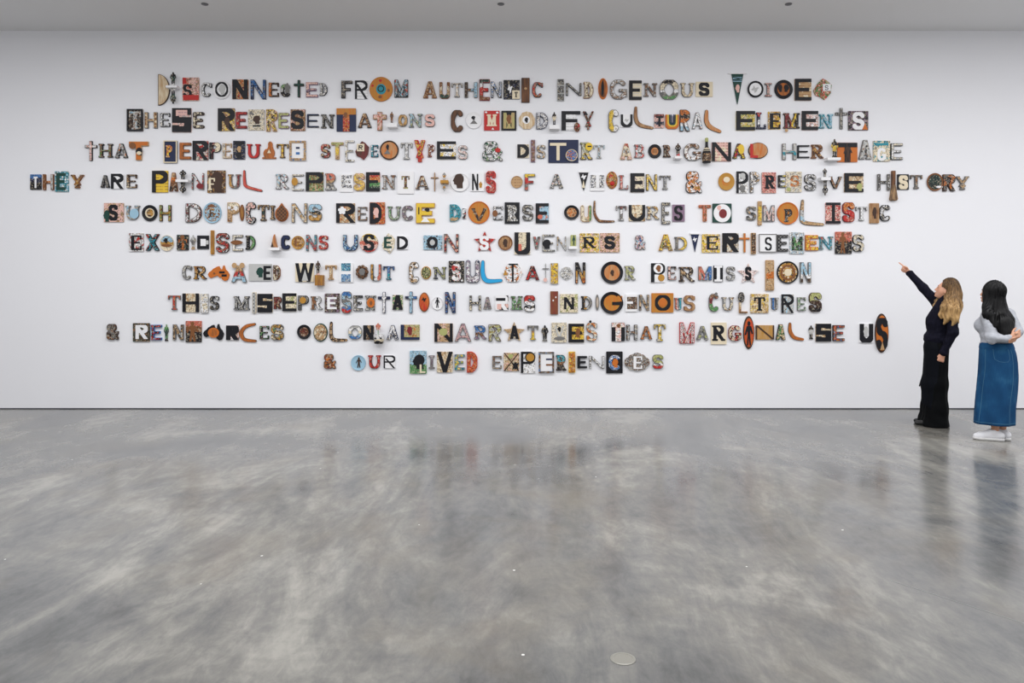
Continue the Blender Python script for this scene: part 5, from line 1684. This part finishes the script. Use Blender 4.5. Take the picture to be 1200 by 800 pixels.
L E 490 108 592 252 *urka/B u
F I 610 100 660 262 gGk
L N 695 105 800 252 *Etke/B E
C F 820 72 968 270 =sbkk man:.b@830,78,940,265
G O 985 98 1175 255 map .k disc:.o@1030,135,1135,228 disc:~ob@1045,148,1120,215 | black country outline with orange disc
@230 367 120
C R 350 142 498 312 *wpG R:.k/V
B C 680,128,580,155,525,225,560,305,690,325 40 ~ob
L E 730 148 848 305 *gkp/l k
L S 870 130 1020 315 *gYkc/B E
#COLONIAL 9
@340 367 160
P C 60 100 182 228 .k %mdb 22
O O 203 88 328 250 .G *ctb
B L 360,85,358,190,385,232,492,236 30 :dt
L O 510 108 628 228 =ewcau/B E
C N 642 105 735 232 *tdt N:.k/V
U I 735 185 830 265 wk flower:.p@755,85,800,150
L A 848 105 952 232 *UwU/l U
C L 972 100 1137 232 *ltlo L:.U/B head:.m@1025,115,1075,190
#NARRATIVES 9
@490 367 150
C N 152 95 325 268 *ptt N:.k/s disc:.l@195,140,275,210
L A 342 95 497 265 %vpv/s E
L R 525 115 640 243 =uubv/l U
L R 660 105 780 262 *bleE/B d
G A 800 80 1000 270 star *ctt A:.k/B@860,115,945,240
L T 1025 115 1128 250 =EEYyy/l E
@610 367 100
F I 290 165 395 395 kkE
C V 437 130 648 410 %cce V:.e/t@480,180,610,360 head:.k@520,190,570,255 leaf:.E@470,325,630,380
C E 675 145 893 408 *Yyb E:.k/s head:.b@770,210,840,340
L S 925 130 1080 390 *ooce/l E head:.k@960,98,1000,135
#THAT 9
@700 367 90
C T 225 145 430 435 .k T:*cwpp/V@228,148,428,432 head:.b@295,165,365,225
L H 455 180 630 420 *bEek/B k
L A 675 200 860 410 *obo/l E
L T 885 170 1070 435 *wyy/l E
#MARGINALISE 9
@785 365 140
L M 100 108 248 318 %rwd/B r
L A 270 145 390 285 *lEe/l E
C R 415 110 570 328 .c R:.k/l@425,138,555,293
L G 592 140 720 295 *rdcr/B m
O I 738 45 850 378 .d ~or man:.k@755,95,832,340
C N 862 137 1048 280 ~Yt N:.d/t
L A 1068 128 1165 285 *ctgk/B k
@910 362 140
B L 138,148,140,225,180,285,265,305 34 ~ob
F I 322 162 382 305 kek
C S 395 147 548 325 *tct S:.k/V
L E 570 162 687 322 *Yrbu/B k
#US 9
C U 835 148 970 335 .w U:.k/B head:.e@870,175,920,280
O S 992 45 1128 440 .d .o S:.k/s@1006,90,1114,400 tri:.t@1040,330,1085,410
#& 10
@370 402 130
L & 85 118 212 278 *obm/B d
#OUR 10
P O 380 130 540 295 .a .a 16 man:.d@435,152,498,265
L U 563 132 705 275 *rrrG/l m
C R 735 132 860 270 .w R:.k/t
#LIVED 10
C L 1018 82 1198 330 =aaagg head:.k@1045,122,1182,280 L:.c/B@1125,230,1185,320
@470 402 130
L I 298 133 362 278 %Eve/l E
C V 388 92 558 315 *tct V:.k/s
L E 578 122 688 292 *uTyg/B E
L D 712 92 825 318 %oro/B r
#EXPERIENCES 10
@570 402 130
L E 55 138 165 278 *bEt/l E
C X 188 105 355 300 *ctp X:.d/h bat:.k@275,200,352,292 disc:.l@235,115,290,165
C P 372 90 530 322 *wwe P:.k/t@374,92,526,320 disc:.k@418,98,530,208 disc:.Y@430,110,518,196
C E 565 92 733 322 .w fr=*bdEu/20 rect:.U@645,165,712,182 rect:.b@645,225,712,242
L R 755 128 865 298 =TTbkk/l d
K I 890 92 962 318 *Yoy
L E 985 140 1090 272 .k/B k
@670 402 120
L N 205 150 385 298 :weE/s E
C C 405 98 597 352 .k C:*wuw/s@435,140,575,312 head:.o@470,180,545,285
G E 620 112 915 325 cloud %bdeE E:.w/l@715,155,825,300 | brown patterned cloud shaped doily
L S 950 135 1075 300 =lllwr/B E
'''
build_items(SPEC)
